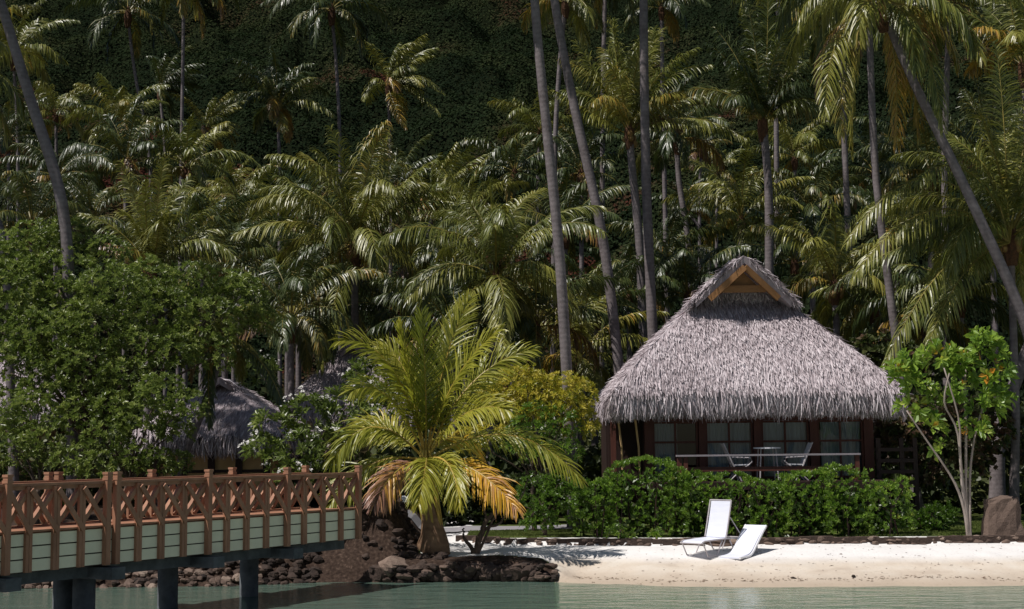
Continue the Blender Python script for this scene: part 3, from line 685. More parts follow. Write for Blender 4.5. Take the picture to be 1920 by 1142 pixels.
br = thing('footbridge', tuple(BA + Vector((0, 0, zd))), 'brown timber footbridge with crossed railings and cream side boards over the water', 'bridge')
L0, L1 = -7.5, ontrack(664)
def bp(s, off=0, z=0): return BA + BD * s + BP * off + Vector((0, 0, z))
MZ = Matrix((( BD.x, BP.x, 0), (BD.y, BP.y, 0), (0, 0, 1)))
small = [ontrack(p) for p in (47, 98, 146, 253, 296, 338, 419, 456, 493, 564, 599, 633)]
tall = [ontrack(p) for p in (3.6, 191.5, 209.5, 382, 530, 664)]
bay = small[1] - small[0]
small += [tall[0] - bay * k for k in range(1, 16) if k % 4]; tall += [tall[0] - bay * 4 * k for k in (1, 2, 3)]
small = [s for s in small if s > L0]; tall = [s for s in tall if s > L0 - 0.1]
mb = MB(); mb.box(bp((L0 + L1) / 2, BW / 2, zd - 0.05), (L1 - L0, BW - 0.02, 0.1), MZ); mb.build('deck', M_bwood, br)
for off, sg in ((0, -1), (BW, 1)):
    mb = MB()
    h = (zd - zbot - 0.02) / 3
    for k in range(3): mb.box(bp((L0 + L1) / 2, off + sg * 0.03, zbot + h * (k + 0.5)), (L1 - L0, 0.05, h - 0.022), MZ)
    mb.build('fascia', M_bfascia, br)
    mb = MB(); mb.box(bp((L0 + L1) / 2, off - sg * 0.03, (zbot + zd) / 2 - 0.06), (L1 - L0, 0.06, zd - zbot - 0.10), MZ)
    mb.build('edge_beam', M_wooddk, br)
    mb = MB(); mb.box(bp((L0 + L1) / 2, off + sg * 0.03, zd + 0.012), (L1 - L0, 0.12, 0.03), MZ); mb.build('deck_edge', M_bwood, br)
    mb = MB(); mb.box(bp((L0 + L1) / 2, off + sg * 0.03, ztop - 0.02), (L1 - L0, 0.15, 0.045), MZ)
    mb.box(bp((L0 + L1) / 2, off + sg * 0.03, ztop - 0.075), (L1 - L0, 0.07, 0.06), MZ); mb.build('hand_rail', M_bwood, br)
    allp = sorted(small + tall)
    for s in tall:
        mb = MB()
        mb.box(bp(s, off + sg * 0.115, (zbot + ztop - 0.05) / 2 + 0.03), (0.10, 0.10, ztop - zbot + 0.02), MZ)
        mb.box(bp(s, off + sg * 0.115, ztop + 0.035), (0.115, 0.13, 0.045), MZ); mb.box(bp(s, off + sg * 0.115, ztop + 0.085), (0.095, 0.11, 0.05), MZ); mb.box(bp(s, off + sg * 0.115, ztop + 0.128), (0.115, 0.13, 0.04), MZ)
        mb.build('post', M_bwood, br)
    for s in small:
        mb = MB(); zz = (zbot + ztop - 0.05) / 2
        for d_ in ((-0.034, 0.034) if sg < 0 else (0.0,)): mb.box(bp(s + d_, off + sg * 0.085, zz), (0.06, 0.06, ztop - 0.05 - zbot), MZ)
        mb.build('baluster', M_bwood, br)
    for a, b in zip(allp[:-1], allp[1:]):
        if b - a < 0.25: continue
        mb = MB()
        mb.bar(bp(a, off + sg * 0.045, zd + 0.05), bp(b, off + sg * 0.045, ztop - 0.10), 0.085 if sg < 0 else 0.04, 0.075, 0, up=(0, 0, 1))
        mb.bar(bp(a, off + sg * 0.145, ztop - 0.10), bp(b, off + sg * 0.145, zd - 0.02), 0.03, 0.085, 0, up=(0, 0, 1))
        mb.build('cross_brace', M_bwood, br)
mb = MB()
for off in (0.35, BW - 0.35): mb.box(bp((L0 + L1) / 2, off, zbot - 0.10), (L1 - L0, 0.18, 0.24), MZ)
mb.build('girder', M_conc, br)
for px_ in (3.6, 200, 388, 537):
    s = ontrack(px_)
    mb = MB(); mb.box(bp(s, BW / 2, zbot - 0.145), (0.30, BW + 0.62, 0.20), MZ); mb.build('pier_cap', M_conc, br)
    for off in ((0.95,) if px_ > 250 else (0.5, 0.98)):
        mb = MB(); p = bp(s + 0.0, off, 0); mb.tube([(p.x, p.y, -1.8), (p.x, p.y, zbot - 0.23)], 0.19, 16); mb.build('pier', M_conc, br, True)

# ------------------------------------------------------------------ stones
M_stone = tinted('rock', [(0.0, (0.022, 0.016, 0.014)), (0.35, (0.07, 0.048, 0.038)), (0.7, (0.17, 0.12, 0.095)), (1.0, (0.32, 0.25, 0.20))], 0.9, 7, 0.7, 0.03)
def rock(mb, c, r, tint, jit=0.09, n=10, k=7):
    # a block cut by random planes: angular, not egg shaped
    th = np.linspace(0, math.pi, k + 2); ph = np.arange(n) * 2 * math.pi / n
    V = np.stack([np.sin(th)[:, None] * np.cos(ph), np.sin(th)[:, None] * np.sin(ph), np.cos(th)[:, None] + 0 * ph], -1).reshape(-1, 3) * 1.25
    for _ in range(9):
        nv = norm(rng.normal(size=3)); dd = rng.uniform(0.62, 0.95); q = V @ nv - dd; V = V - np.where(q > 0, q, 0)[:, None] * nv
    V = V * (1 + jit * 0.4 * rng.normal(size=(len(V), 1))) * np.asarray(r, float)
    a_ = rng.uniform(0, 6.28); ca, sa = math.cos(a_), math.sin(a_); V = V @ np.array(((ca, -sa, 0), (sa, ca, 0), (0, 0, 1))).T
    i = np.arange(k + 1)[:, None] * n; j = np.arange(n)[None]; j2 = (j + 1) % n
    mb.add(V + np.array(c), np.stack([i + j, i + n + j, i + n + j2, i + j2], -1).reshape(-1, 4), 0, tint)
def rock_old(mb, c, r, tint, jit=0.09, n=10, k=7):
    e = Matrix.Rotation(rng.uniform(0, 6.28), 3, 'Z') @ Matrix.Rotation(rng.uniform(-0.4, 0.4), 3, 'X')
    mb.ball(c, np.array(r) * (1 + 0.15 * rng.normal(size=3)), 0, tint, n, k, e, jit)
# low stone edging between sand and garden
st = thing('stone_edging', (6.9, 33.3, 0.55), 'low edging of rough brown stones between sand and hedge', 'low wall')
mb = MB(); xs2 = np.arange(-1.45, 17, 0.25); ya = np.interp(xs2, WLX, WLY)
for x_, y_ in zip(xs2, ya):
    mb.box((x_ + 0.125, y_ + 0.07, ground_z(x_, y_ - 0.3) + 0.03), (0.27, 0.26, 0.26), tint=0.3)
mb.build('wall_core', M_stone, st)
for row in range(2):
    x = -1.45; mb = MB()
    while x < 17:
        w_ = rng.uniform(0.16, 0.42); y = np.interp(x, WLX, WLY)
        z_ = ground_z(x, y - 0.3)
        rock(mb, (x + w_ / 2, y + 0.02 + row * 0.03, z_ + 0.02 + row * 0.085), (w_ * 0.6, 0.12, 0.062), rng.uniform(0.35, 0.8), 0.05, 8, 5); x += w_
    mb.build('stone_course', M_stone, st)
# stone revetment on the far bank of the inlet
rv = MB()
for i in range(620):
    x = rng.uniform(-12, -4.4); s = rng.random(); y = np.interp(x, SHX, SHY) + s * 1.25 - 0.1
    r = rng.uniform(0.05, 0.13); rock(rv, (x, y, max(ground_z(x, y), -0.05) + 0.03), (r * 1.2, r, r * 0.75), rng.uniform(0.0, 0.9) * (0.35 if x > -5.6 else 1), 0.07, 7, 5)  # stones near the bridge head darkened to paint in the shade there
tag(rv.build('stone_revetment', M_stone), 'sloping bank of loose brown stones under the bridge', 'stone bank')
mb = MB()
for i in range(120):
    u = rng.uniform(-3.5, -1.6); y = rng.uniform(31.4, 33.6); r = rng.uniform(0.05, 0.15); rock(mb, (u, y, ground_z(u, y) + 0.0), (r * 1.2, r, r * 0.7), rng.uniform(0.0, 0.35), 0.08, 7, 5)  # low tints put the shade on this rubble into the stone colour
for i in range(0):
    x = rng.uniform(-3.4, -2.35); z_ = rng.uniform(0.1, 1.5); y = 31.6 + 0.25 * z_; r = rng.uniform(0.08, 0.18); z_ *= 0.62; rock(mb, (x, y + rng.uniform(0, .1), z_ * (1 - (x + 2.6) * 0.3) * 0.85), (r * 1.3, r, r * 0.7), rng.uniform(0.0, 0.3), 0.08, 7, 5)
tag(mb.build('rubble_wall', M_stone), 'dark rubble wall and earth mound between bridge end and leaning palm base', 'stone wall')
# shore ledge stones: individual boulders
for i, (px, py, r, lb) in enumerate([
    (712, 1072, 0.22, 'squat brown boulder at the left end of the shore ledge'),
    (742, 1060, 0.30, 'large smooth pale boulder under the leaning palm'),
    (752, 1082, 0.17, 'small rounded rock at the waterline below the pale boulder'),
    (790, 1070, 0.24, 'flat brown boulder just right of the pale boulder'),
    (832, 1074, 0.25, 'dark wide boulder in the middle of the shore ledge'),
    (872, 1074, 0.24, 'dark boulder right of the middle of the shore ledge'),
    (915, 1074, 0.26, 'long dark rock near the right end of the shore ledge'),
    (958, 1074, 0.25, 'block shaped dark rock second from the ledge end'),
    (995, 1073, 0.22, 'last low rock where the ledge meets open sand')]):
    p = W(px, py, 31.0 if px < 920 else 30.85); mb = MB(); rock(mb, (p.x, p.y + 0.05, max(0.12, p.z - 0.02)), (r * 1.25, r, r * (0.78 if i < 3 else 0.95)), 0.75 if i in (1,) else 0.2 + 0.25 * rng.random(), 0.06, 16, 11)
    tag(mb.build('boulder', M_stone, None, False), lb, 'rock', 'boulders of the shore ledge')
# small fillers between the boulders belong to the ledge wall
mb = MB()
for i in range(170):
    x = rng.uniform(-3.1, 0.9); y = np.interp(x, SHX, SHY) + rng.uniform(-0.1, 0.25); r = rng.uniform(0.05, 0.13); rock(mb, (x, y, rng.uniform(0.0, 0.34)), (r * 1.4, r, r * 0.7), rng.uniform(0, 0.6), 0.08, 7, 5)
tag(mb.build('ledge_wall', M_stone), 'low broken wall of small dark stones along the shaded shore', 'stone wall')
# standing stone at the right
p = W(1880, 1012, 33.7); me = bpy.data.meshes.new('standing_stone')
mb = MB(); n = 18; lv = [(0, 0.49), (0.2, 0.48), (0.45, 0.46), (0.7, 0.43), (0.92, 0.41), (1.02, 0.38), (1.06, 0.25)]
V = []
for h, r in lv:
    for k in range(n):
        a = k * 2 * math.pi / n; q = (abs(math.cos(a)) ** 6 + abs(math.sin(a)) ** 6) ** (-1 / 6)
        jj = 1 + 0.05 * rng.normal()
        V.append((p.x + r * q * math.cos(a) * 0.93 * jj + (0.03 * h), p.y + r * q * math.sin(a) * 0.6 * jj, 0.6 + h * 0.95 + 0.03 * math.cos(a) * h))
i = np.arange(len(lv) - 1)[:, None] * n; j = np.arange(n)[None]; j2 = (j + 1) % n
mb.add(V, np.stack([i + j, i + j2, i + n + j2, i + n + j], -1).reshape(-1, 4), 0, 0.6)
ctr = len(V); mb.add(V[-n:] + [(p.x, p.y, 0.6 + 1.10 * 0.95)], [(k, (k + 1) % n, n) for k in range(n)], 0, 0.6)
tag(mb.build('standing_stone', M_stone, None, False), 'broad upright brown rock on the stone edging at the right', 'rock')
for px, py, lb in ((1487, 1077, 'small twig like dark pebble on the sand below the loungers'), (1600, 1085, 'small dark stone near the waterline right of the loungers')):
    p = W(px, py, 29.6); mb = MB(); rock(mb, (p.x, p.y, ground_z(p.x, p.y) + 0.01), (0.07, 0.04, 0.025), 0.1); tag(mb.build('beach_pebble', M_stone), lb, 'pebble')

# path behind the palm
M_path = simple('grey_paving', (0.30, 0.29, 0.30), (0.22, 0.21, 0.22), 4, 0.9, bs=0.2)
V, Q = grid_mesh(np.linspace(-3, 1.6, 24), np.linspace(38.0, 40.2, 6), lambda x, y: GZ(x, y) + 0.03); mb = MB(); mb.add(V, Q)
tag(mb.build('path', M_path), 'grey paved path behind the foreground palm', kind='structure')

# ------------------------------------------------------------------ broadleaf plants
M_leafA = leafmat('glossy_tree_leaf', [(0.0, (0.055, 0.08, 0.015)), (0.4, (0.145, 0.19, 0.036)), (0.7, (0.24, 0.29, 0.06)), (1.0, (0.38, 0.41, 0.12))], 0.40, 0.25, 0.6, (0.18, 0.3, 0.04))
M_leafH = leafmat('hedge_leaf', [(0.0, (0.04, 0.075, 0.010)), (0.4, (0.11, 0.19, 0.020)), (0.7, (0.19, 0.30, 0.035)), (0.9, (0.30, 0.38, 0.06)), (1.0, (0.25, 0.12, 0.03))], 0.36, 0.3, 0.6, (0.15, 0.36, 0.03))
M_leafY = leafmat('croton_leaf', [(0.0, (0.05, 0.09, 0.015)), (0.35, (0.14, 0.19, 0.025)), (0.6, (0.34, 0.33, 0.03)), (0.85, (0.55, 0.47, 0.05)), (1.0, (0.62, 0.52, 0.10))], 0.45, 0.3, 0.5, (0.45, 0.45, 0.04))
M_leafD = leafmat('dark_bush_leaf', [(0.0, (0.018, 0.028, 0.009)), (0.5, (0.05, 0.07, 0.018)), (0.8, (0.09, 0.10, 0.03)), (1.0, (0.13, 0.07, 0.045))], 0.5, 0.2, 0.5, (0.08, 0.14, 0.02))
M_flower = simple('white_petal', (0.78, 0.76, 0.74), (0.66, 0.64, 0.6), 4, 0.6, bs=0)
def rosettes(mb, C, out, nl, L, Wd, spread=0.75, tint=0.45, tv=0.15, m=0, wide=0.5, droop=0.1, tl=0.08):
    N = len(C); up = norm(out + np.array((0, 0, 0.5)))
    ref = norm(np.cross(up, rng.normal(size=(N, 3)))); r2 = np.cross(up, ref)
    Ls = L * (0.75 + 0.5 * rng.random(N))
    tt = np.clip(tint + tv * rng.normal(size=N), 0, 0.97)
    for k in range(nl):
        a = k * 2.4 + rng.normal(size=N) * 0.25; s = spread * (0.45 + 0.75 * k / nl)
        D = norm(up * (1 - s * 0.6) + (ref * np.cos(a)[:, None] + r2 * np.sin(a)[:, None]) * s)
        l = Ls * (0.65 + 0.45 * (k / nl)) * (0.9 + 0.2 * rng.random(N))
        mb.leaves(C + up * (0.3 * L * (1 - k / nl)), D, up + rng.normal(size=(N, 3)) * 0.15, l, l * Wd, m, np.clip(tt + tl * rng.normal(size=N), 0, 1), 0.22, droop, wide)
def lumps_points(lumps, dens, shell=0.3, flat=1.0):
    C = []; O = []
    for (px, py, Y, r) in lumps:
        c = np.array(W(px, py, Y)); n = int(dens * 4 * math.pi * r * r)
        o = norm(rng.normal(size=(n, 3)) * (1, 1, flat)); o = o[o[:, 2] > -0.65]; n = len(o)
        rr = r * (1 - shell * rng.random(n) ** 1.5) * (0.82 + 0.36 * vn((o[:, 0] + c[0]) * r * 1.3 + 50, (o[:, 2] + c[2] + o[:, 1]) * r * 1.3 + 50, 0.55, 5))
        C.append(c + o * rr[:, None] * (1, 1, 0.85)); O.append(o)
    return np.concatenate(C), np.concatenate(O)
def limb(mb, a, b, r0, r1, wob=0.12, n=8):
    a = np.array(a); b = np.array(b); t = np.linspace(0, 1, n)[:, None]
    L = np.linalg.norm(b - a); P = a + (b - a) * t + np.array((0, 0, 0.12 * L)) * np.sin(t * math.pi) * 0.6
    w = rng.normal(size=(n, 3)) * wob * L / n; w[0] = 0; w[-1] = 0
    mb.tube(P + w, r0 + (r1 - r0) * t[:, 0], 7, 0)
def leafy(name, label, cat, base, lumps, mat, dens, nl, L, Wd, bark=None, r0=0.12, flowers=0, tint=0.45, tv=0.15, group=None, spread=0.75, fork=0.35, wide=0.5, droop=0.1, shell=0.3, crown='crown'):
    b = Vector(base); t = thing(name, b, label, cat, group)
    mb = MB(); f = Vector((b.x, b.y, b.z)); cs = [W(*l[:3]) for l in lumps]; cm = sum(cs, Vector()) / len(cs)
    f = b + (cm - b) * fork + Vector((0, 0, 0.2))
    limb(mb, b - Vector((0, 0, 0.1)), f, r0, r0 * 0.75)
    for c in cs: limb(mb, f, c, r0 * 0.35, r0 * 0.08)
    mb.build('trunk', bark or M_bark, t, True)
    mb = MB(); C, O = lumps_points(lumps, dens, shell)
    rosettes(mb, C, O, nl, L, Wd, spread, tint, tv, 0, wide, droop)
    mb.build(crown, mat, t)
    if flowers:
        fl = MB(); k = rng.choice(len(C), flowers, replace=False); P = C[k] + norm(O[k] + (0, -0.3, 0.5)) * L * 0.7
        for q in range(4):
            rosettes(fl, P + rng.normal(size=P.shape) * 0.07, norm(O[k] + (0, -0.5, 0.5)), 5, 0.075, 0.8, 1.0, 0.5, 0, 0, 0.6)
        fl.build('blossoms', M_flower, t)
    return t
def gb(px, Y): x = W(px, 900, Y).x; return (x, Y, ground_z(x, Y))

# the big leafy tree on the left and its neighbours
leafy('leafy_tree', 'big spreading tree with small bright green leaves filling the left side behind the bridge', 'tree', gb(140, 37.5),
      [(20, 560, 37.5, 1.3), (110, 540, 37.8, 1.15), (215, 560, 37.2, 1.1), (170, 620, 36.6, 1.0), (300, 590, 37.4, 1.0), (390, 610, 37.6, 0.9), (450, 560, 38.2, 0.75), (90, 640, 36.6, 1.1), (20, 700, 36.4, 1.0),
       (270, 660, 36.8, 0.85), (60, 470, 38.4, 0.9), (130, 450, 39, 0.75), (350, 540, 38.3, 0.8), (490, 600, 38.8, 0.5), (0, 620, 37.0, 1.2),
       (150, 700, 36.3, 0.95), (230, 720, 36.3, 0.8), (90, 740, 36.1, 0.8), (330, 660, 36.8, 0.7), (400, 670, 37.2, 0.6), (200, 480, 38.6, 0.7), (280, 530, 38.2, 0.8), (430, 540, 38.6, 0.6), (20, 500, 38, 0.9)],
      M_leafA, 32, 8, 0.155, 0.36, r0=0.22, tint=0.52, tv=0.2)
leafy('leafy_tree', 'lower leafy tree whose bright clump leans toward the small tan bungalow', 'tree', gb(230, 35.6),
      [(300, 740, 35.4, 0.62), (350, 765, 35.2, 0.48), (260, 790, 35.3, 0.6), (200, 820, 35.3, 0.62), (250, 860, 35.2, 0.5), (330, 810, 35.5, 0.45), (150, 780, 35.6, 0.6), (290, 870, 35.2, 0.45), (330, 870, 35.6, 0.4), (210, 770, 35.6, 0.55)],
      M_leafA, 36, 8, 0.15, 0.36, r0=0.12, tint=0.5)
leafy('leafy_bush', 'rounded leafy bush at the lower left picture edge touching the bridge rail', 'bush', gb(70, 34.6),
      [(20, 850, 34.6, 0.7), (90, 830, 34.8, 0.65), (60, 770, 35.0, 0.6), (130, 870, 34.4, 0.5), (0, 790, 35.0, 0.7), (180, 880, 34.4, 0.45)],
      M_leafA, 30, 8, 0.15, 0.36, r0=0.1, tint=0.55)
# frangipani with white flowers
leafy('frangipani', 'glossy dark green flowering shrub with many white blossoms beside the bridge end', 'flowering shrub', gb(570, 35.4),
      [(520, 800, 35.4, 0.55), (580, 780, 35.6, 0.6), (640, 760, 35.8, 0.55), (500, 850, 35.2, 0.5), (570, 850, 35.0, 0.6), (630, 830, 35.3, 0.5), (540, 900, 35.0, 0.5), (690, 790, 35.9, 0.45), (610, 900, 35.1, 0.4), (690, 740, 36.6, 0.4)],
      M_leafA, 11, 9, 0.26, 0.34, r0=0.1, flowers=55, tint=0.3, spread=0.9)
leafy('frangipani', 'farther flowering bush with scattered white blossoms below the drooping palm fronds', 'flowering shrub', gb(540, 44),
      [(490, 700, 44, 0.6), (700, 720, 44, 0.9), (740, 760, 43.5, 0.9)],
      M_leafA, 9, 9, 0.26, 0.34, r0=0.1, flowers=30, tint=0.25)
# croton
leafy('croton_bush', 'yellow leaved ornamental bush between the young palm and the bungalow', 'bush', gb(1000, 37.4),
      [(960, 725, 37.6, 0.62), (1010, 735, 37.4, 0.58), (1070, 745, 37.4, 0.6), (905, 750, 37.6, 0.55), (1000, 770, 37.0, 0.5), (940, 770, 37.2, 0.5), (1062, 728, 36.9, 0.45), (1040, 765, 36.8, 0.5), (1075, 770, 36.9, 0.45), (985, 715, 37.0, 0.45), (930, 810, 37.0, 0.45), (1090, 800, 37.0, 0.5), (880, 830, 37.0, 0.42)],
      M_leafY, 34, 8, 0.15, 0.32, r0=0.08, tint=0.74, tv=0.18)
leafy('garden_bush', 'soft green bush in front of the yellow leaved bush', 'bush', gb(1020, 36.6),
      [(1000, 790, 36.5, 0.5), (1050, 800, 36.5, 0.5), (970, 830, 36.4, 0.45), (1060, 850, 36.3, 0.45), (1010, 850, 36.3, 0.45)],
      M_leafH, 30, 8, 0.15, 0.26, r0=0.07, tint=0.45)
leafy('garden_bush', 'loose shaded bush with thin branches left of the clipped hedge', 'bush', gb(1020, 35.2),
      [(1000, 920, 35.2, 0.42), (1045, 910, 35.2, 0.40), (1010, 975, 35.0, 0.40), (985, 950, 35.3, 0.35), (1060, 970, 35.0, 0.35), (1035, 945, 34.9, 0.4), (1070, 930, 35.0, 0.4)],
      M_leafH, 40, 8, 0.12, 0.4, r0=0.06, tint=0.35, tv=0.12)
# hedges: upright rosettes over box like bodies
def hedge(label, segs, dens=40, tint=0.5):
    """segs: list of (px0, px1, top px, Y front, Y back)"""
    x0 = W(segs[0][0], 900, segs[0][3]).x; t = thing('hedge', (x0, segs[0][3], 0.6), label, 'hedge', 'clipped hedge by the bungalow')
    mb = MB()
    for (a, b, ty, Y, Yb) in segs:
        xa, xb = W(a, 900, Y).x, W(b, 900, Y).x; g = 0.62; zt = W((a + b) / 2, ty, Y).z - 0.12; w_ = xb - xa; d_ = Yb - Y; h = zt - g
        n = int(dens * w_ * h); x = rng.uniform(xa, xb, n); z = g + 0.05 + h * rng.random(n) ** 0.85
        bul = 0.28 * (vn(x, z, 0.55, 21) - 0.5) + 0.18 * (vn(x, z, 0.25, 22) - 0.5); y = Y + 0.30 * ((z - g) / h > 0.88) * ((z - g) / h - 0.88) * 8 - bul + 0.12 * rng.random(n)
        keep = (z - g) / h > 0.10 + 0.25 * vn(x, x * 0, 0.5, 23) * (rng.random(n) > 0.3)
        C = [np.stack([x, y, z], -1)[keep]]; O = [np.tile((0, -0.8, 0.45), (keep.sum(), 1))]
        n = int(dens * 1.25 * w_ * d_); x = rng.uniform(xa, xb, n); y = rng.uniform(Y, Yb, n); z = zt + 0.34 * (vn(x, y, 0.8, 24) - 0.45) - 0.25 * np.clip((0.35 - np.minimum(x - xa, xb - x)) / 0.35, 0, 1) * (len(segs) < 3 or ty > 890) + 0.12 * (vn(x, y, 0.22, 25) - 0.5)
        C.append(np.stack([x, y, z], -1)); O.append(np.tile((0, -0.15, 1.0), (n, 1)))
        for (xe, sg) in ((xa, -1), (xb, 1)):
            n = int(dens * h * d_); y = rng.uniform(Y, Yb, n); z = g + 0.1 + h * rng.random(n); C.append(np.stack([xe + 0.05 * rng.normal(size=n), y, z], -1)); O.append(np.tile((sg * 0.8, 0, 0.4), (n, 1)))
        C = np.concatenate(C); O = norm(np.concatenate(O) + rng.normal(size=C.shape) * 0.28)
        rosettes(mb, C, O, 9, 0.125, 0.34, 0.58, tint, 0.13, 0, 0.62, 0.03, 0.09)
        # woody inside
        for i in range(int(w_ * 9)):
            xx = rng.uniform(xa + 0.1, xb - 0.1); yy = rng.uniform(Y + 0.15, Yb - 0.1)
            mb.tube([(xx, yy, g - 0.05), (xx + rng.normal() * 0.1, yy, g + h * 0.5), (xx + rng.normal() * 0.25, yy, zt - 0.1)], [0.02, 0.015, 0.008], 5, 1)
        n = int(220 * w_); P = np.stack([rng.uniform(xa + .05, xb - .05, n), rng.uniform(Y + 0.3, Yb - 0.1, n), rng.uniform(g, zt - 0.15, n)], -1)
        mb.leaves(P, norm(rng.normal(size=(n, 3))), norm(rng.normal(size=(n, 3))), 0.2, 0.13, 0, 0.12)
    mb.build('foliage', [M_leafH, M_wooddk], t)
hedge('tall left block of the clipped hedge stepping up below the bungalow corner', [(1085, 1150, 895, 34.35, 35.6), (1150, 1262, 868, 34.3, 35.8), (1262, 1290, 885, 34.3, 35.6)])
hedge('long bright green clipped hedge in front of the bungalow deck', [(1290, 1480, 897, 34.15, 35.5), (1480, 1560, 890, 34.15, 35.5), (1560, 1628, 882, 34.1, 35.5)])
hedge('short rounded hedge bush right of the dark gap by the slatted fence', [(1641, 1706, 898, 34.0, 35.0)], tint=0.6)
hedge('low shaded hedge bush behind the young multi stemmed tree', [(1716, 1790, 945, 35.2, 36.2)], tint=0.08)  # very low tint paints the shade on this bush into its leaves
leafy('small_shrub', 'small bushy sprout growing at the stone edging under the tall hedge block', 'shrub', gb(1160, 33.85), [(1155, 1000, 33.9, 0.22), (1180, 1010, 33.85, 0.16)], M_leafH, 60, 8, 0.12, 0.36, r0=0.02, tint=0.62)
leafy('small_shrub', 'tiny green sprout at the stone edging right of the other sprout', 'shrub', gb(1228, 33.8), [(1228, 1000, 33.8, 0.13)], M_leafH, 90, 8, 0.12, 0.36, r0=0.02, tint=0.62)
leafy('sea_grape', 'dark reddish round leaved bush behind the slatted fence', 'bush', gb(1700, 40.5),
      [(1670, 800, 40.5, 0.9), (1730, 790, 40.8, 0.9), (1700, 840, 40.2, 0.8), (1770, 830, 40.6, 0.9), (1660, 870, 40.2, 0.7), (1830, 800, 41, 1.0), (1800, 860, 41, 0.9), (1740, 890, 40, 0.6), (1890, 830, 42, 1.0)],
      M_leafD, 15, 6, 0.22, 0.75, r0=0.1, tint=0.9, tv=0.35, group=None)
leafy('sea_grape', 'round leaved bush rising behind the right slope of the thatched roof', 'bush', gb(1660, 46), [(1640, 660, 46, 0.7), (1690, 680, 46, 0.8), (1740, 690, 46, 0.8), (1620, 700, 46, 0.7)], M_leafD, 16, 6, 0.24, 0.7, r0=0.1, tint=0.65, tv=0.2)
# young tree with pale stems
yt = thing('young_tree', gb(1812, 33.5), 'young tree with pale forked stems and big bright leaves right of the bungalow', 'tree')
YY = 33.5
mb = MB(); base = Vector(gb(1813, YY)) - Vector((0, 0, 0.1))
stems = [[(1808, 950), (1790, 900), (1740, 830), (1700, 770)], [(1806, 940), (1799, 850), (1802, 790), (1770, 690)], [(1810, 940), (1812, 800), (1808, 720), (1815, 660)], [(1818, 960), (1818, 880), (1828, 810), (1850, 740)], [(1801, 880), (1798, 800), (1765, 760), (1780, 700)]]
for s in stems:
    P = [base] + [W(px, py, YY + 0.15 * k * (1 if s[0][0] > 1808 else -1)) for k, (px, py) in enumerate(s)]
    P = np.array([tuple(p) for p in P]); u = np.linspace(0, len(P) - 1, 14); Q = np.stack([np.interp(u, np.arange(len(P)), P[:, c]) for c in range(3)], -1)
    for _ in range(2): Q[1:-1] = (Q[:-2] + 2 * Q[1:-1] + Q[2:]) / 4
    mb.tube(Q, np.linspace(0.042, 0.016, 14) * (1 + 0.7 * np.exp(-np.arange(14) / 1.2)), 8)
mb.build('trunk', M_palebark, yt, True)
mb = MB(); C, O = lumps_points([(1690, 705, YY, 0.34), (1715, 760, YY, 0.30), (1760, 670, YY, 0.36), (1800, 690, YY + 0.3, 0.40), (1850, 650, YY, 0.42), (1790, 740, YY, 0.30), (1860, 700, YY, 0.40), (1850, 760, YY, 0.36), (1740, 800, YY, 0.28), (1765, 840, YY, 0.2), (1830, 800, YY, 0.30), (1720, 720, YY, 0.3), (1872, 740, YY, 0.25), (1700, 680, YY, 0.22)], 14, 0.75)
rosettes(mb, C, O, 7, 0.27, 0.48, 0.9, 0.62, 0.12, 0, 0.65, 0.05)
mb.build('crown', leafmat('young_tree_leaf', [(0.0, (0.05, 0.10, 0.015)), (0.4, (0.10, 0.20, 0.025)), (0.75, (0.24, 0.36, 0.05)), (0.93, (0.36, 0.42, 0.06)), (1.0, (0.6, 0.25, 0.03))], 0.4, 0.35, 0.5, (0.35, 0.5, 0.05)), yt)
# gnarled shore shrub
b = W(892, 1030, 32.6); g = ground_z(b.x, b.y); t = thing('gnarled_shrub', (b.x, b.y, g), 'bare gnarled dark stump with forked branches on the sand right of the young palm', 'shrub')
mb = MB(); base = Vector((b.x, b.y, g - 0.1))
for s, r in (([(900, 1000), (915, 970), (960, 930)], 0.085), ([(880, 1022), (868, 1005), (870, 990)], 0.06), ([(905, 990), (935, 985), (955, 955)], 0.05), ([(912, 970), (905, 945), (925, 915)], 0.04), ([(930, 960), (975, 940), (990, 900)], 0.035)):
    P = [base] + [W(px, py, 32.6) for px, py in s]; P = np.array([tuple(p) for p in P]); u = np.linspace(0, 3, 12); Q = np.stack([np.interp(u, np.arange(4), P[:, c]) for c in range(3)], -1)
    Q[1:-1] = (Q[:-2] + 2 * Q[1:-1] + Q[2:]) / 4; Q[1:] += rng.normal(size=(11, 3)) * 0.012
    mb.tube(Q, np.linspace(r, r * 0.35, 12), 7)
mb.build('trunk', M_bark, t, True)
mb = MB(); C, O = lumps_points([(965, 915, 32.9, 0.30), (1000, 900, 33.1, 0.28), (985, 940, 33, 0.22)], 26, 0.5); rosettes(mb, C, O, 6, 0.09, 0.4, 0.8, 0.35, 0.15); mb.build('crown', M_leafH, t)
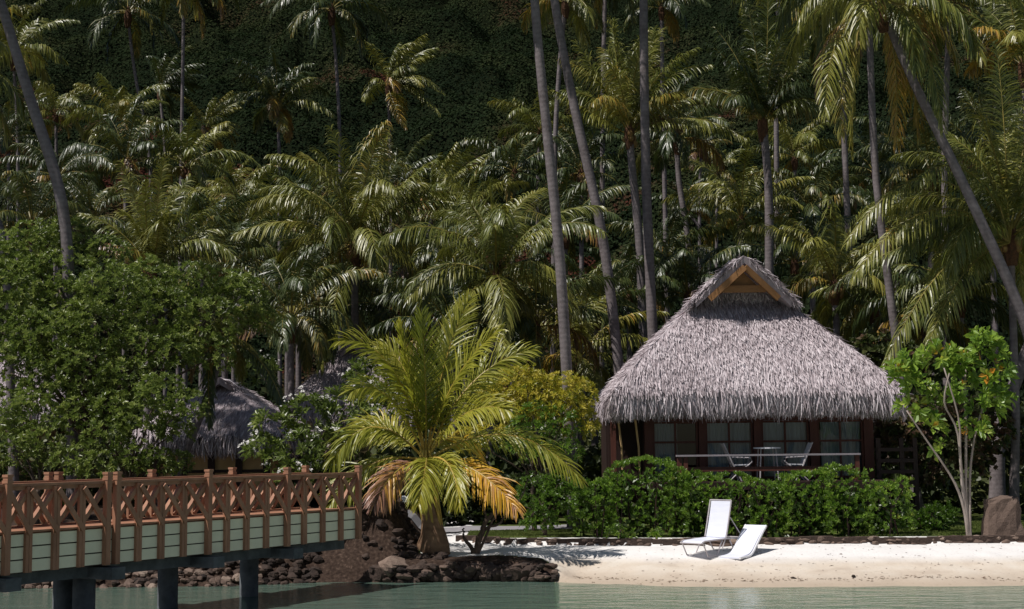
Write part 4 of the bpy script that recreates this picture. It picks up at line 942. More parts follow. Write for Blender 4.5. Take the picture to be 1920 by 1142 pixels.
# dark undergrowth between the palm trunks
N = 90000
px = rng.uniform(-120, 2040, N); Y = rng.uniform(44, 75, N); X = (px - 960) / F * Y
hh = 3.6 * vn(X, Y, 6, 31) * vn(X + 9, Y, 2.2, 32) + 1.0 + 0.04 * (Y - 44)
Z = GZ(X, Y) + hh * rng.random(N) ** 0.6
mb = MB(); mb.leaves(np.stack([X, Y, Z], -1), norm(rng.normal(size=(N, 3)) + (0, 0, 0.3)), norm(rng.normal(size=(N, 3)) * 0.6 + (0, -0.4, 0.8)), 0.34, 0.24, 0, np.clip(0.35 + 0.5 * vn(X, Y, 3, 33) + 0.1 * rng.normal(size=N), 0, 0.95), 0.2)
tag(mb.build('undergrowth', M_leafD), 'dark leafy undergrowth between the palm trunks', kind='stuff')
N = 60000; X = rng.uniform(-40, 40, N) * 1.3; Y = rng.uniform(85, 126, N); Z = GZ(X, Y) + (1 + 7 * vn(X, Y, 9, 41) * vn(X, Y, 4, 42)) * rng.random(N) ** 0.6
mb = MB(); mb.leaves(np.stack([X, Y, Z], -1), norm(rng.normal(size=(N, 3)) + (0, 0, 0.2)), norm(rng.normal(size=(N, 3)) * 0.6 + (0, -0.4, 0.8)), 0.6, 0.4, 0, np.clip(0.2 + 0.5 * vn(X, Y, 6, 43) + 0.1 * rng.normal(size=N), 0, 0.9), 0.2)
tag(mb.build('foothill_scrub', M_scrub), 'dark scrub at the foot of the hill behind the palm grove', kind='stuff')
# dark low hedge across the path behind the young palm
C = np.stack([rng.uniform(-3.4, 1.2, 1500), rng.uniform(41, 42.4, 1500), 0.5 + 1.5 * rng.random(1500) ** 0.7], -1)
mb = MB(); rosettes(mb, C, np.tile((0, -0.5, 0.6), (1500, 1)) + rng.normal(size=(1500, 3)) * 0.5, 6, 0.24, 0.5, 0.8, 0.2, 0.15); tag(mb.build('hedge', M_leafD), 'dark low hedge across the paved path behind the young palm', 'hedge')

# lawn grass blades near the stones
N = 26000; X = rng.uniform(8.3, 14, N); Y = rng.uniform(34.1, 44, N); X2 = rng.uniform(-1.2, 1.6, 8000); Y2 = rng.uniform(34.9, 37.8, 8000)
X = np.r_[X, X2]; Y = np.r_[Y, Y2]; Z = GZ(X, Y); n = len(X)
mb = MB(); mb.leaves(np.stack([X, Y, Z], -1), norm(rng.normal(size=(n, 3)) * (0.5, 0.5, 0) + (0, 0, 1)), np.tile((0.0, -1.0, 0.2), (n, 1)), 0.07, 0.02, 0, 0.3 + 0.3 * rng.random(n), 0.0)
tag(mb.build('lawn_grass', leafmat('grass_blade', [(0, (0.06, 0.09, 0.02)), (0.5, (0.12, 0.15, 0.035)), (1, (0.22, 0.22, 0.06))], 0.6, 0.3, 0.3)), 'short grass of the lawn behind the stone edging', kind='stuff')
# twigs and debris on the sand
N = 420; X = rng.uniform(1.2, 14, N); Y = np.interp(X, SHX, SHY) + 0.55 + 0.25 * (vn(X, X * 0, 1.2, 61) - 0.5) + 0.07 * rng.normal(size=N); Z = GZ(X, Y) + 0.008; a = rng.uniform(0, 3.14, N)
mb = MB(); mb.leaves(np.stack([X, Y, Z], -1), np.stack([np.cos(a), np.sin(a) * 0.4, 0.03 + 0 * a], -1), np.tile((0.0, 0.0, 1.0), (N, 1)), 0.03 + 0.09 * rng.random(N) ** 2, 0.022, 0, rng.random(N), 0.3)
tag(mb.build('tide_litter', tinted('tide_debris', [(0, (0.09, 0.055, 0.035)), (1, (0.30, 0.20, 0.14))], bs=0)), 'thin line of dry debris left by the tide along the beach', kind='stuff')
N = 240; X = rng.uniform(1.5, 13, N); Y = rng.uniform(29.2, 33.0, N); Z = GZ(X, Y) + 0.008; a = rng.uniform(0, 3.14, N)
mb = MB(); mb.leaves(np.stack([X, Y, Z], -1), np.stack([np.cos(a), np.sin(a), 0.05 + 0 * a], -1), np.tile((0.0, 0.0, 1.0), (N, 1)), 0.04 + 0.1 * rng.random(N) ** 3, 0.025, 0, rng.random(N), 0.3)
tag(mb.build('beach_litter', tinted('dry_leaf', [(0, (0.05, 0.03, 0.02)), (1, (0.25, 0.15, 0.1))], bs=0)), 'scattered dry leaves and twigs on the sand', kind='stuff')

# ------------------------------------------------------------------ loungers
Yl = 31.9; c = W(1330, 1038, Yl); g0 = ground_z(c.x, c.y)
M_sling = simple('white_sling', (0.74, 0.76, 0.86), (0.68, 0.70, 0.80), 3, 0.55, (1, 1, 6), 0.1, 0.004)
al = R(42); ax = Vector((math.cos(al), math.sin(al), 0)); sd = Vector((math.sin(al), -math.cos(al), 0))
o = Vector((W(1296, 1038, 31.55).x, 31.55, g0)); lg = thing('sun_lounger', tuple(o), 'white strap lounger with raised back and metal legs on the sand', 'sun lounger')
def LP(s, w, h): return o + ax * s + sd * w + Vector((0, 0, h))
def surf(mb, prof, w0, w1, th, m=0):
    n = len(prof); pr = np.array(prof); T = np.gradient(pr, axis=0); T /= np.linalg.norm(T, axis=1)[:, None]; Nn_ = np.stack([-T[:, 1], T[:, 0]], -1)
    V = []
    for off in (0, -th):
        for w in (w0, w1):
            for k in range(n): V.append(tuple(LP(pr[k, 0] + Nn_[k, 0] * off, w, pr[k, 1] + Nn_[k, 1] * off)))
    j = np.arange(n - 1); A, B, C_, D_ = 0, n, 2 * n, 3 * n
    F_ = np.concatenate([np.stack([A + j, A + j + 1, B + j + 1, B + j], -1), np.stack([C_ + j, D_ + j, D_ + j + 1, C_ + j + 1], -1), np.stack([A + j, C_ + j, C_ + j + 1, A + j + 1], -1), np.stack([B + j, B + j + 1, D_ + j + 1, D_ + j], -1), [[A, B, D_, C_], [A + n - 1, C_ + n - 1, D_ + n - 1, B + n - 1]]])
    mb.add(V, F_, m)
hs = 0.33; wv_ = 0.31
mb = MB(); surf(mb, [(0.02, hs - 0.04), (0.1, hs), (0.5, hs + 0.03), (0.95, hs + 0.04)], -wv_ + 0.03, wv_ - 0.03, 0.02); mb.build('seat', M_sling, lg)
bk0 = (0.86, hs + 0.05); bk1 = (1.08, hs + 0.88)
mb = MB(); surf(mb, [(bk0[0] + (bk1[0] - bk0[0]) * k / 6 + 0.015 * math.sin(k / 6 * 3.14), bk0[1] + (bk1[1] - bk0[1]) * k / 6) for k in range(7)], -wv_ + 0.03, wv_ - 0.03, 0.02); mb.build('backrest', M_sling, lg)
mb = MB()
for w in (-wv_, wv_):
    mb.tube([LP(0.0, w, hs - 0.05), LP(0.1, w, hs), LP(0.9, w, hs + 0.03), LP(1.75, w, hs + 0.0)], 0.017, 6)
    mb.tube([LP(bk0[0], w, bk0[1]), LP(*[bk1[0], w, bk1[1]])], 0.017, 6)
mb.tube([LP(bk1[0], -wv_, bk1[1]), LP(bk1[0], wv_, bk1[1])], 0.017, 6); mb.tube([LP(0, -wv_, hs - 0.05), LP(0, wv_, hs - 0.05)], 0.017, 6); mb.tube([LP(1.75, -wv_, hs), LP(1.75, wv_, hs)], 0.017, 6)
mb.tube([LP(1.02, -wv_, hs + 0.5), LP(1.45, -wv_, hs + 0.02)], 0.012, 6); mb.tube([LP(1.02, wv_, hs + 0.5), LP(1.45, wv_, hs + 0.02)], 0.012, 6)
mb.build('frame', M_whitef, lg)
for s0, s1 in ((0.03, 0.22), (0.72, 0.5), (0.98, 1.2), (1.62, 1.4)):
    for w in (-wv_, wv_):
        mb = MB(); mb.tube([LP(s0, w, hs - 0.01), LP(s1, w, -0.02)], 0.015, 6); mb.build('leg', M_whitef, lg)
for a_, b_ in ((0.22, 0.5), (1.2, 1.4)):
    for w in (-wv_, wv_):
        mb = MB(); mb.tube([LP(a_, w, 0.0), LP(b_, w, 0.0)], 0.015, 6); mb.build('foot_bar', M_whitef, lg)
# second: moulded white shell lounger lying on the sand
al = R(50); ax = Vector((math.cos(al), math.sin(al), 0)); sd = Vector((math.sin(al), -math.cos(al), 0))
x_ = W(1368, 1045, 31.5).x; o = Vector((x_, 31.35, ground_z(x_, 31.35))); lg2 = thing('sun_lounger', tuple(o), 'white curved shell lounger lying low on the sand with its back raised', 'sun lounger')
prof = [(-0.05, 0.03), (0.1, 0.06), (0.25, 0.07), (0.4, 0.10), (0.52, 0.17), (0.65, 0.29), (0.8, 0.43), (0.95, 0.56), (1.08, 0.66), (1.14, 0.69)]
k = np.interp(np.linspace(0, 9, 28), np.arange(10), np.array(prof)[:, 0]); h_ = np.interp(np.linspace(0, 9, 28), np.arange(10), np.array(prof)[:, 1])
for _ in range(3): h_[1:-1] = (h_[:-2] + 2 * h_[1:-1] + h_[2:]) / 4
mb = MB(); surf(mb, list(zip(k, h_)), -0.25, 0.25, 0.035); mb.build('shell', M_sling, lg2, False)
mb = MB(); 
for w in (-0.265, 0.265): mb.tube([LP(a, w, b - 0.01 - 0.05 * math.sin(min(1, i / 27) * 3.1)) for i, (a, b) in enumerate(zip(k, h_))], 0.028, 7)
mb.build('side_rim', M_white, lg2)
mb = MB(); mb.bar(LP(0.55, -0.2, 0.05), LP(0.55, 0.2, 0.05), 0.05, 0.14); mb.bar(LP(0.85, -0.18, 0.0), LP(0.85, -0.18, 0.42), 0.03, 0.03); mb.bar(LP(0.85, 0.18, 0.0), LP(0.85, 0.18, 0.42), 0.03, 0.03); mb.bar(LP(0.85, -0.19, 0.41), LP(0.85, 0.19, 0.41), 0.03, 0.03); mb.build('support', M_whitef, lg2)

# garden lamp by the bridge end
p = W(757, 945, 34.5); t = thing('garden_lamp', (p.x, 34.5, ground_z(p.x, 34.5)), 'small bollard lamp with pale dome cap behind the young palm', 'garden lamp')
mb = MB(); mb.tube([(p.x, 34.5, ground_z(p.x, 34.5) - 0.05), (p.x, 34.5, p.z + 0.05)], 0.10, 12); mb.build('post', M_wooddk, t, True)
mb = MB(); mb.tube([(p.x, 34.5, p.z + 0.05), (p.x, 34.5, p.z + 0.12), (p.x, 34.5, p.z + 0.2)], [0.17, 0.14, 0.03], 14); mb.build('cap', M_white, t, True)

# ------------------------------------------------------------------ the young palm in the foreground
Yp = 32.2
b0 = Vector((W(812, 1040, Yp).x, Yp, 0)); b0.z = ground_z(b0.x, b0.y) - 0.05
yp = thing('young_coconut_palm', tuple(b0), 'short young coconut palm with swollen ringed base and yellow green fronds on the shore', 'palm tree')
cr = W(798, 868, Yp)
mb = MB()
P = [b0, b0 + Vector((0.0, 0, 0.25)), W(812, 1000, Yp), W(806, 965, Yp), W(800, 930, Yp), W(798, 890, Yp)]
mb.tube(np.array([tuple(p) for p in P]), [0.40, 0.37, 0.29, 0.19, 0.15, 0.14], 16); mb.build('trunk', M_trunkY, yp, True)
mb = MB()
for a in range(9):
    aa = a * 2.4; r_ = 0.15
    mb.tube([b0 + Vector((math.cos(aa) * 0.2, math.sin(aa) * 0.2, 0.62)), W(800 + 6 * math.cos(aa), 920, Yp) + Vector((math.cos(aa) * 0.15, math.sin(aa) * 0.15, 0)), cr + Vector((math.cos(aa) * 0.1, math.sin(aa) * 0.1, 0.3))], [0.035, 0.04, 0.03], 6)
mb.build('leaf_bases', M_rachisY, yp)
FR = [  # control px, tip px, dY control, dY tip, tint, leaflet droop, label
 ((745, 615), (630, 640), -0.3, -0.8, 0.50, 0.5, None), ((775, 650), (705, 650), 0.4, 0.9, 0.5, 0.5, None), ((800, 700), (790, 590), 0, 0.1, 0.34, 0.15, None),
 ((830, 650), (880, 560), 0.3, 0.9, 0.50, 0.3, None), ((838, 690), (935, 620), -0.2, -0.7, 0.52, 0.6, None), ((868, 680), (1000, 655), 0.2, 0.4, 0.48, 0.6, None),
 ((868, 735), (955, 770), -0.6, -1.3, 0.55, 0.7, None), ((965, 750), (1090, 900), -0.1, -0.3, 0.46, 1.0, None),
 ((890, 850), (968, 955), -0.9, -1.6, 0.84, 1.0, 'orange yellow dying frond drooping to the right'),
 ((850, 835), (862, 945), -1.1, -1.8, 0.58, 0.8, None), ((740, 860), (702, 945), -0.7, -1.2, 0.95, 1.1, 'withered brown pink frond hanging left of the trunk'),
 ((670, 830), (598, 985), -0.2, -0.5, 0.48, 1.1, None), ((690, 735), (622, 868), -0.2, -0.6, 0.42, 1.0, None), ((730, 690), (655, 735), -0.7, -1.4, 0.5, 0.7, None),
 ((765, 690), (748, 612), -0.3, -0.5, 0.55, 0.3, None), ((720, 770), (660, 800), 1.0, 1.8, 0.6, 0.8, None), ((850, 780), (900, 850), 1.0, 1.7, 0.72, 0.9, None), ((805, 840), (785, 945), -1.3, -1.9, 0.56, 0.9, None)]
for (c_, t_, dc, dt, tint, dr, lb) in FR:
    a = cr + Vector((0, 0, 0.05)); c = W(c_[0], c_[1], Yp + dc); e = W(t_[0], t_[1], Yp + dt)
    pts = [a * (1 - u) ** 2 + c * 2 * u * (1 - u) + e * u * u for u in np.linspace(0, 1, 16)]
    mb = MB(); ang = 0.95 if abs(e.x - a.x) > 0.3 else 0.2
    pts_ = np.array([tuple(p_) for p_ in pts]); hz_ = pts_[-1] - pts_[0]; sy = -hz_[0]   # y part of (hz x up)
    rachis_frond(mb, pts, 84, 0.76, 0.034, 5, dr * 0.8, tint, 0.05, 62, 24, rr=0.03, start=0.2, deadtip=0.12 if tint > 0.7 else 0.05, roll=ang * (1 if sy > 0 else -1))
    fo = mb.build('frond', [M_frondY, M_rachisY], yp)
    if lb: fo['label'] = lb

# ------------------------------------------------------------------ the coconut grove
# near tall palms, crowns mostly above the picture
palm((-70, -190), 38, [(5, 10), (62, 210), (125, 370), (150, 500)], 'mid', 'droop', 0, 'thick leaning palm trunk crossing the upper left corner', 1.0, r=0.16)
palm((-120, 150), 41, [(-60, 300), (10, 430), (40, 520)], 'mid', 'full', 0, 'leaning palm trunk cut by the left picture edge', 1.0, r=0.13)
palm((995, -230), 38.5, [(1000, 0), (1025, 240), (1050, 470), (1075, 710)], 'mid', 'full', 1, 'leftmost of the three tall thick trunks left of the bungalow roof', 1.0, r=0.142)
palm((1015, -210), 47, [(1037, 0), (1082, 230), (1133, 440), (1185, 670)], 'mid', 'full', 0, 'most slanting of the three tall thick trunks left of the bungalow roof', 1.1, r=0.165)
palm((1208, -220), 48.5, [(1206, 0), (1211, 350), (1232, 620)], 'mid', 'full', 1, 'straightest tall thick trunk, close to the left slope of the bungalow roof', 1.1, r=0.17)
palm((1655, 15), 38, [(1700, 130), (1795, 320), (1925, 600), (2010, 800)], 'near', 'droop', 0, 'big palm with steeply leaning trunk crossing the right side', 0.98, rz=0.3, r=0.145, nuts=True)
palm((1628, -10), 44, [(1632, 120), (1640, 330), (1712, 680)], 'mid', 'droop', 1, 'slim curved trunk behind the leaning palm at the right, crown at the top edge', 1.05, r=0.13)
palm((1578, 30), 58, [(1582, 240), (1592, 480), (1614, 660)], 'mid', 'full', 0, 'slender straight trunk just right of the roof peak with its crown behind yellow fronds', 1.0, r=0.14)
palm((1895, 450), 41, [(1900, 620), (1905, 780), (1898, 930)], 'near', 'full', 0, 'large palm at the right picture edge with long arching fronds reaching left', 1.12, rz=1.1, r=0.12, nuts=True)
palm((1990, 380), 44, [(1950, 600), (1870, 800), (1868, 925)], 'mid', 'full', 1, 'palm behind the standing stone with trunk bending past the right edge', 1.0, r=0.21)
palm((1920, 130), 52, [(1930, 400), (1935, 700)], 'mid', 'upright', 0, 'palm with upright fronds at the right edge high above', 1.1)
palm((1430, 235), 55, [(1442, 330), (1430, 500)], 'near', 'upright', 1, 'dark upright palm directly above the roof peak', 1.0, rz=2.0, r=0.19)
palm((1180, 250), 57, [(1186, 330), (1200, 450), (1212, 650)], 'near', 'upright', 0, 'large dark palm with upright crown between the tall trunks', 1.02, rz=0.5, r=0.19, nuts=True)
palm((666, 465), 50, [(665, 540), (666, 640), (667, 780)], 'near', 'full', 0, 'large bushy palm left of centre with fronds down both sides', 1.12, rz=2.4, r=0.15, nuts=True)
palm((705, 420), 58, [(708, 560), (712, 780)], 'mid', 'upright', 1, 'fresh palm crown rising behind the bushy palm left of centre', 0.75, r=0.15)
palm((930, 530), 45, [(925, 640), (915, 800)], 'near', 'full', 0, 'full palm crown in the centre above the yellow bush', 1.0, rz=0.9, r=0.13, nuts=True)
palm((285, 520), 47, [(280, 640), (275, 800)], 'mid', 'upright', 0, 'low palm with spiky upright fronds above the leafy tree', 0.85, r=0.14)
palm((415, 640), 39.5, [(400, 720), (300, 860)], 'mid', 'droop', 0, 'shaded palm drooping over the small bungalow roof', 0.5, rz=0.8, r=0.12)
palm((1120, 590), 53, [(1118, 700), (1110, 800)], 'mid', 'full', 1, 'palm low behind the slanting trunks left of the bungalow roof', 0.85, r=0.13)
palm((1565, 540), 49, [(1570, 640), (1575, 760)], 'mid', 'full', 0, 'palm fanning out right behind the bungalow roof', 0.9, rz=1.9, r=0.14, nuts=True)
palm((1800, 560), 47, [(1805, 700), (1810, 850)], 'mid', 'full', 0, 'palm crown behind the young pale stemmed tree', 0.95, r=0.13)
palm((1270, 265), 63, [(1268, 330), (1290, 430), (1310, 540)], 'mid', 'full', 1, 'palm leaning right behind the straight tall trunk with orange tinged fronds', 0.95, r=0.15)
palm((1390, 420), 66, [(1388, 500), (1385, 600)], 'mid', 'full', 0, 'palm just left of the roof peak with pale arching fronds', 1.0, r=0.14)
palm((1060, 10), 70, [(1048, 130), (1040, 260), (1030, 500)], 'mid', 'full', 0, 'palm crown at the top edge between the two leftmost tall trunks', 1.0, r=0.14)
palm((1135, -40), 74, [(1130, 200), (1120, 500)], 'mid', 'droop', 1, 'palm crown cut by the top edge left of the straight trunk', 1.0, r=0.14)
palm((1240, 20), 80, [(1245, 300), (1250, 550)], 'mid', 'full', 1, 'palm with its crown near the top edge right of the straight trunk', 0.9)
palm((1460, -30), 70, [(1455, 200), (1450, 500)], 'mid', 'full', 0, 'palm crown at the top edge above the dark upright palm', 0.95)
palm((1780, 10), 56, [(1770, 300), (1765, 640)], 'mid', 'droop', 0, 'palm crown at the top edge right of the leaning palm', 1.1)
palm((1745, 330), 62, [(1745, 500), (1745, 700)], 'mid', 'full', 1, 'palm between leaning trunk and right edge, half hidden by big fronds', 1.0)
palm((1860, 330), 60, [(1862, 500), (1865, 700)], 'mid', 'upright', 1, 'fresh palm right of the leaning trunk', 1.0)
palm((1520, 400), 66, [(1522, 500), (1525, 650)], 'mid', 'full', 1, 'palm between roof peak and slender straight trunk', 0.9)
# low palms whose crowns stand just above the bushes
low = [((545, 610), 47, 'low palm between leafy tree and the dark trunk of the bushy palm', 'full'), ((600, 560), 53, 'palm crown tucked under the left fronds of the bushy palm', 'full'), ((750, 600), 52, 'low palm right of the dark trunk of the bushy palm', 'droop'),
 ((850, 640), 47, 'low palm just above the foreground young palm', 'full'), ((1005, 620), 47, 'low palm above the right part of the yellow bush', 'full'), ((1085, 680), 50, 'lowest palm crown beside the left eave of the big thatched roof', 'full'),
 ((1290, 560), 58, 'low palm peeking over the left slope of the big thatched roof', 'full'), ((1490, 500), 58, 'low palm right behind the roof peak', 'full'), ((1640, 590), 52, 'low palm behind the right slope of the big thatched roof', 'full'),
 ((1735, 600), 47, 'low palm crown above the young pale stemmed tree, left side', 'droop'), ((420, 520), 52, 'low palm rising behind the right end of the leafy tree', 'full'), ((60, 430), 56, 'low palm behind the leafy tree top at the left', 'full')]
for i, (c, Y, lb, stl) in enumerate(low):
    palm(c, Y, [(c[0], c[1] + 60), (c[0] + 4, 850)], 'mid', stl, 0 if i in (5, 8) else 1, lb, 0.9, r=0.13)
# middle distance
mid = [
 ((25, 110), 88, [(34, 250), (45, 430)], 'full', 'palm with a slender trunk under the upper left corner', 1.0),
 ((240, 30), 92, [(252, 150), (282, 270), (300, 420)], 'droop', 'palm high at upper left with slightly leaning trunk', 1.0),
 ((345, -30), 88, [(343, 120), (340, 300), (338, 420)], 'droop', 'straight palm cut by the top edge, left of the lone centre one', 1.0),
 ((622, 25), 92, [(632, 130), (638, 270), (640, 420)], 'droop', 'isolated palm against the hill near the top, left of centre', 1.05),
 ((728, 165), 98, [(731, 260), (736, 400)], 'windy', 'wind blown palm against the dark hill in the upper middle', 0.9),
 ((520, 200), 92, [(524, 280), (528, 420)], 'full', 'rounded palm with arching fronds against the hill', 0.9),
 ((225, 240), 84, [(238, 330), (240, 460)], 'full', 'palm crown below the slightly leaning one at upper left', 0.95),
 ((300, 175), 100, [(312, 300), (315, 450)], 'windy', 'pale fronded palm beside the straight trunk at upper left', 0.95),
 ((105, 220), 96, [(106, 320), (108, 450)], 'full', 'palm crown right of the thick leaning trunk', 0.85),
 ((15, 270), 76, [(18, 350), (20, 480)], 'full', 'palm crown at the left edge below the upper one', 0.8),
 ((385, 250), 96, [(380, 330), (380, 460)], 'windy', 'palm just right of the straight trunk at upper left', 0.85),
 ((235, 315), 72, [(236, 400), (238, 520)], 'full', 'dense palm crown in the middle of the left grove', 1.0),
 ((350, 320), 74, [(350, 400), (350, 520)], 'full', 'palm crown right of the dense one in the left grove', 0.95),
 ((110, 340), 68, [(112, 420), (115, 520)], 'droop', 'palm with hanging fronds behind the thick leaning trunk', 0.85),
 ((455, 450), 66, [(450, 480), (450, 600)], 'full', 'palm between the spiky low palm and the bushy one', 1.0),
 ((560, 420), 72, [(540, 420), (540, 560)], 'full', 'palm below the rounded one, left of the bushy palm', 0.9),
 ((815, 390), 76, [(800, 440), (800, 560)], 'windy', 'palm with wind combed fronds right of the bushy palm', 0.95),
 ((745, 360), 84, [(732, 400), (735, 520)], 'windy', 'palm below the wind blown one against the hill', 0.9),
 ((875, 430), 70, [(870, 470), (870, 620)], 'full', 'palm behind the full centre crown', 0.9),
 ((965, 330), 76, [(960, 400), (960, 560)], 'droop', 'palm left of the leftmost thick trunk, fronds hanging', 0.95),
 ((1012, 255), 84, [(1008, 330), (1005, 500)], 'full', 'palm behind the two leftmost thick trunks against the hill', 0.95),
 ((1090, 330), 72, [(1090, 450), (1090, 600)], 'full', 'palm crown between slanting and straight thick trunks', 0.95),
 ((1060, 440), 60, [(1060, 540), (1060, 680)], 'full', 'dark palm low between the thick trunks', 0.9),
 ((800, 500), 60, [(800, 600), (800, 740)], 'droop', 'dark palm between bushy palm and full centre crown', 0.9),
 ((560, 520), 60, [(560, 620), (560, 760)], 'full', 'dark palm left of the bushy palm', 0.9),
 ((1315, 285), 96, [(1311, 380), (1308, 520)], 'full', 'small far palm with thin straight trunk left of the dark upright palm', 0.75),
 ((1345, 330), 104, [(1343, 420), (1340, 540)], 'full', 'thin far palm beside the small far one near the roof peak', 0.75),
 ((1290, 400), 90, [(1330, 440), (1326, 540)], 'full', 'thin far palm with slanting trunk left of the roof peak', 0.7),
 ((1490, 300), 84, [(1492, 400), (1495, 540)], 'full', 'palm behind the dark upright palm on its right', 0.95),
 ((1640, 330), 74, [(1642, 450), (1645, 620)], 'full', 'palm between the slim curved trunk and the leaning trunk', 0.95),
 ((1680, 440), 64, [(1682, 540), (1685, 680)], 'full', 'palm behind the arching fronds right of the roof', 0.95),
 ((1250, 500), 62, [(1250, 580), (1250, 700)], 'full', 'palm touching the upper left slope of the roof', 0.85),
 ((440, 370), 82, [(440, 430), (440, 560)], 'full', 'palm in the left grove under the small wind swept one', 0.85),
 ((170, 420), 58, [(172, 500), (175, 620)], 'full', 'palm crown just above the leafy tree at left', 0.75),
 ((1180, 560), 58, [(1180, 640), (1180, 760)], 'full', 'palm crown low between slanting and straight trunks', 0.75),
 ((380, 470), 56, [(380, 560), (380, 700)], 'full', 'palm behind the leafy tree right of the spiky low palm', 0.85),
]
for i, (c, Y, pth, stl, lb, s) in enumerate(mid):
    palm(c, Y, pth, 'far' if Y > 70 else 'mid', stl, 1 if (i % 2 or Y < 66) else 0, lb, s * (1.2 if i < 6 else 1.0 if Y > 80 else 1.05), r=0.13, nuts=(i % 4 == 0 and Y < 80), flare=1.3)

# single fronds whose sweep shows clearly in the photo
def extra(t, px, py, Y, items, L=0.85, n=72, lw=0.042):
    a = W(px, py, Y)
    for (c_, t_, dc, dt, tint, dr) in items:
        c = W(c_[0], c_[1], Y + dc); e = W(t_[0], t_[1], Y + dt)
        pts = [a * (1 - u) ** 2 + c * 2 * u * (1 - u) + e * u * u for u in np.linspace(0, 1, 16)]
        sy = -(pts[-1] - pts[0]).x; mb = MB()
        rachis_frond(mb, pts, n, L, lw * Y / 45, 4, dr, tint, 0.06, 72, 28, rr=0.036, start=0.15, roll=(0.5 if abs(sy) > 0.3 else 0.2) * (1 if sy > 0 else -1))
        mb.build('frond', [M_frond, M_rachis], t)
PT = {o['label']: o for o in COL.objects if o.name.startswith('coconut_palm')}
def fp(k): return next(o for l, o in PT.items() if k in l)
extra(fp('large palm at the right picture edge'), 1892, 455, 40.6, [((1740, 215), (1588, 455), -0.4, -1.0, 0.5, 1.5), ((1750, 300), (1600, 520), -0.8, -1.6, 0.5, 1.5), ((1740, 400), (1550, 545), 0.6, 1.0, 0.42, 1.6),
      ((1770, 430), (1655, 690), -0.9, -1.9, 0.48, 1.6), ((1800, 470), (1735, 660), -1.2, -2.0, 0.5, 1.4), ((1885, 200), (1868, 90), 0.2, 0.5, 0.52, 0.7), ((1930, 180), (1960, 110), 0.3, 0.6, 0.5, 0.7), ((1850, 250), (1790, 300), -0.3, -0.6, 0.55, 1.2)], 0.9)
extra(fp('big palm with steeply leaning trunk'), 1652, 15, 38, [((1570, -40), (1578, 255), -0.4, -1.0, 0.66, 1.3), ((1545, 30), (1548, 215), -0.9, -1.5, 0.56, 1.3), ((1590, 60), (1600, 285), 0.5, 0.8, 0.69, 1.2), ((1740, 10), (1768, 240), -0.5, -1.0, 0.45, 1.5), ((1800, -10), (1840, 110), -0.6, -1.2, 0.6, 1.4), ((1720, 60), (1722, 260), 0.5, 1.0, 0.9, 1.5), ((1690, 80), (1680, 275), 0.6, 0.9, 0.95, 1.5)], 0.85)
extra(fp('large dark palm with upright crown'), 1180, 255, 57, [((1235, 120), (1330, 122), -0.5, -1.0, 0.45, 1.2), ((1270, 165), (1385, 170), 0.4, 0.6, 0.45, 1.5), ((1290, 185), (1400, 262), -0.8, -1.6, 0.5, 1.6), ((1110, 120), (1080, 80), 0.2, 0.4, 0.4, 0.8), ((1150, 100), (1150, 40), -0.4, -0.6, 0.4, 0.6), ((1215, 120), (1225, 55), 0.3, 0.4, 0.5, 0.6), ((1090, 200), (1040, 170), -0.6, -1.2, 0.5, 1.2)], 0.95)
extra(fp('dark upright palm directly above'), 1432, 235, 55, [((1415, 80), (1395, 20), 0, 0.2, 0.25, 0.7), ((1450, 90), (1475, 10), -0.3, -0.5, 0.25, 0.7), ((1470, 120), (1530, 60), 0.2, 0.4, 0.4, 1.2), ((1400, 130), (1375, 130), -0.5, -0.9, 0.2, 1.0), ((1440, 80), (1440, -10), 0.3, 0.5, 0.2, 0.6), ((1490, 150), (1550, 210), -0.6, -1.0, 0.3, 1.5)], 0.95)
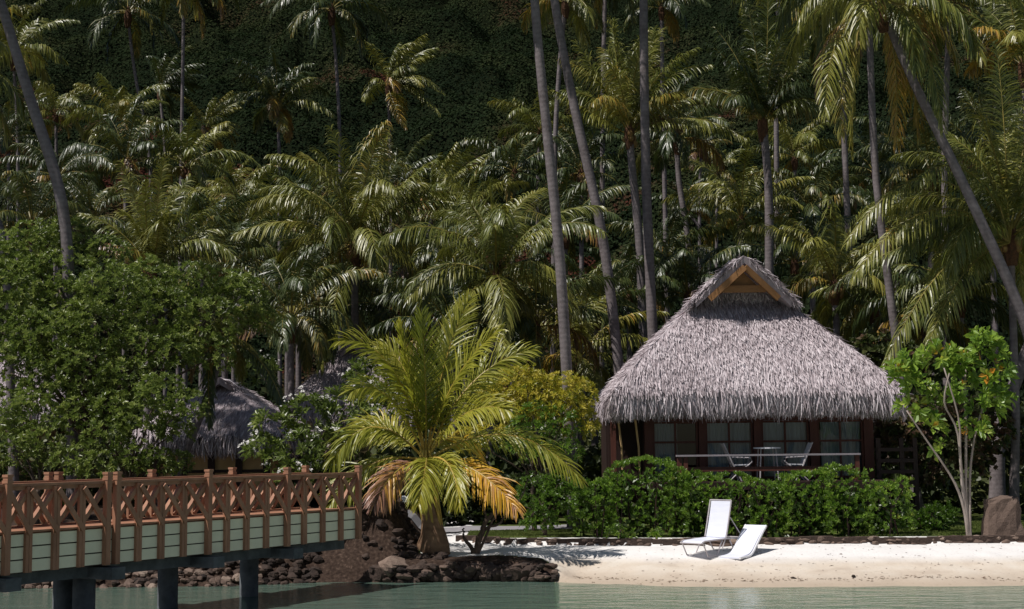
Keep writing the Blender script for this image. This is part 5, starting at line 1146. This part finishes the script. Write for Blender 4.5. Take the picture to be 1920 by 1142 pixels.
extra(fp('large bushy palm left of centre'), 668, 465, 50, [((660, 320), (620, 240), 0, 0.3, 0.4, 0.9), ((700, 330), (730, 245), -0.3, -0.5, 0.42, 0.9), ((740, 340), (815, 300), -0.5, -0.9, 0.48, 1.2), ((600, 360), (520, 330), -0.4, -0.8, 0.45, 1.4), ((560, 380), (440, 440), -0.6, -1.0, 0.48, 1.6), ((570, 470), (505, 640), -1.0, -1.8, 0.5, 1.5), ((630, 520), (600, 690), -1.4, -2.2, 0.45, 1.5), ((740, 500), (790, 620), -1.2, -1.9, 0.3, 1.6), ((760, 400), (850, 470), 0.4, 0.9, 0.3, 1.6)], 0.95)
extra(fp('full palm crown in the centre'), 930, 530, 45, [((860, 370), (775, 480), -0.6, -1.2, 0.52, 1.3), ((850, 450), (765, 560), -0.9, -1.6, 0.5, 1.4), ((925, 400), (918, 340), 0, 0, 0.55, 0.4), ((985, 410), (1060, 430), -0.5, -0.9, 0.48, 1.3), ((1010, 460), (1085, 590), -0.9, -1.5, 0.5, 1.4), ((935, 560), (945, 660), -1.6, -2.4, 0.5, 1.0), ((880, 510), (820, 660), -1.2, -2.0, 0.5, 1.4)], 0.8)
extra(fp('rounded palm with arching fronds'), 520, 205, 92, [((470, 140), (405, 205), -0.5, -1, 0.55, 1.5), ((500, 100), (490, 175), -0.8, -1.4, 0.5, 1.6), ((560, 130), (600, 150), -0.5, -0.8, 0.55, 1.3), ((575, 165), (625, 215), -0.5, -1, 0.5, 1.5), ((522, 215), (535, 245), -1.6, -2.2, 0.72, 1.2)], 0.9, 48, 0.034)
extra(fp('wind blown palm against'), 728, 165, 98, [((770, 110), (832, 175), -0.3, -0.6, 0.5, 1.2), ((775, 140), (825, 215), -0.5, -0.9, 0.45, 1.4), ((700, 120), (682, 185), -0.4, -0.7, 0.55, 1.3), ((730, 70), (790, 80), 0, 0, 0.5, 1.2), ((735, 190), (760, 240), -1.2, -1.6, 0.92, 0.8)], 0.85, 48, 0.034)
extra(fp('low palm with spiky upright fronds'), 285, 520, 47, [((300, 420), (300, 400), 0, 0, 0.55, 0.15), ((310, 440), (316, 410), -0.3, -0.4, 0.55, 0.15), ((260, 400), (225, 400), -0.3, -0.6, 0.5, 0.5), ((360, 400), (440, 480), -0.4, -0.9, 0.48, 1.0), ((350, 420), (420, 430), 0.3, 0.6, 0.5, 0.8)], 0.8)
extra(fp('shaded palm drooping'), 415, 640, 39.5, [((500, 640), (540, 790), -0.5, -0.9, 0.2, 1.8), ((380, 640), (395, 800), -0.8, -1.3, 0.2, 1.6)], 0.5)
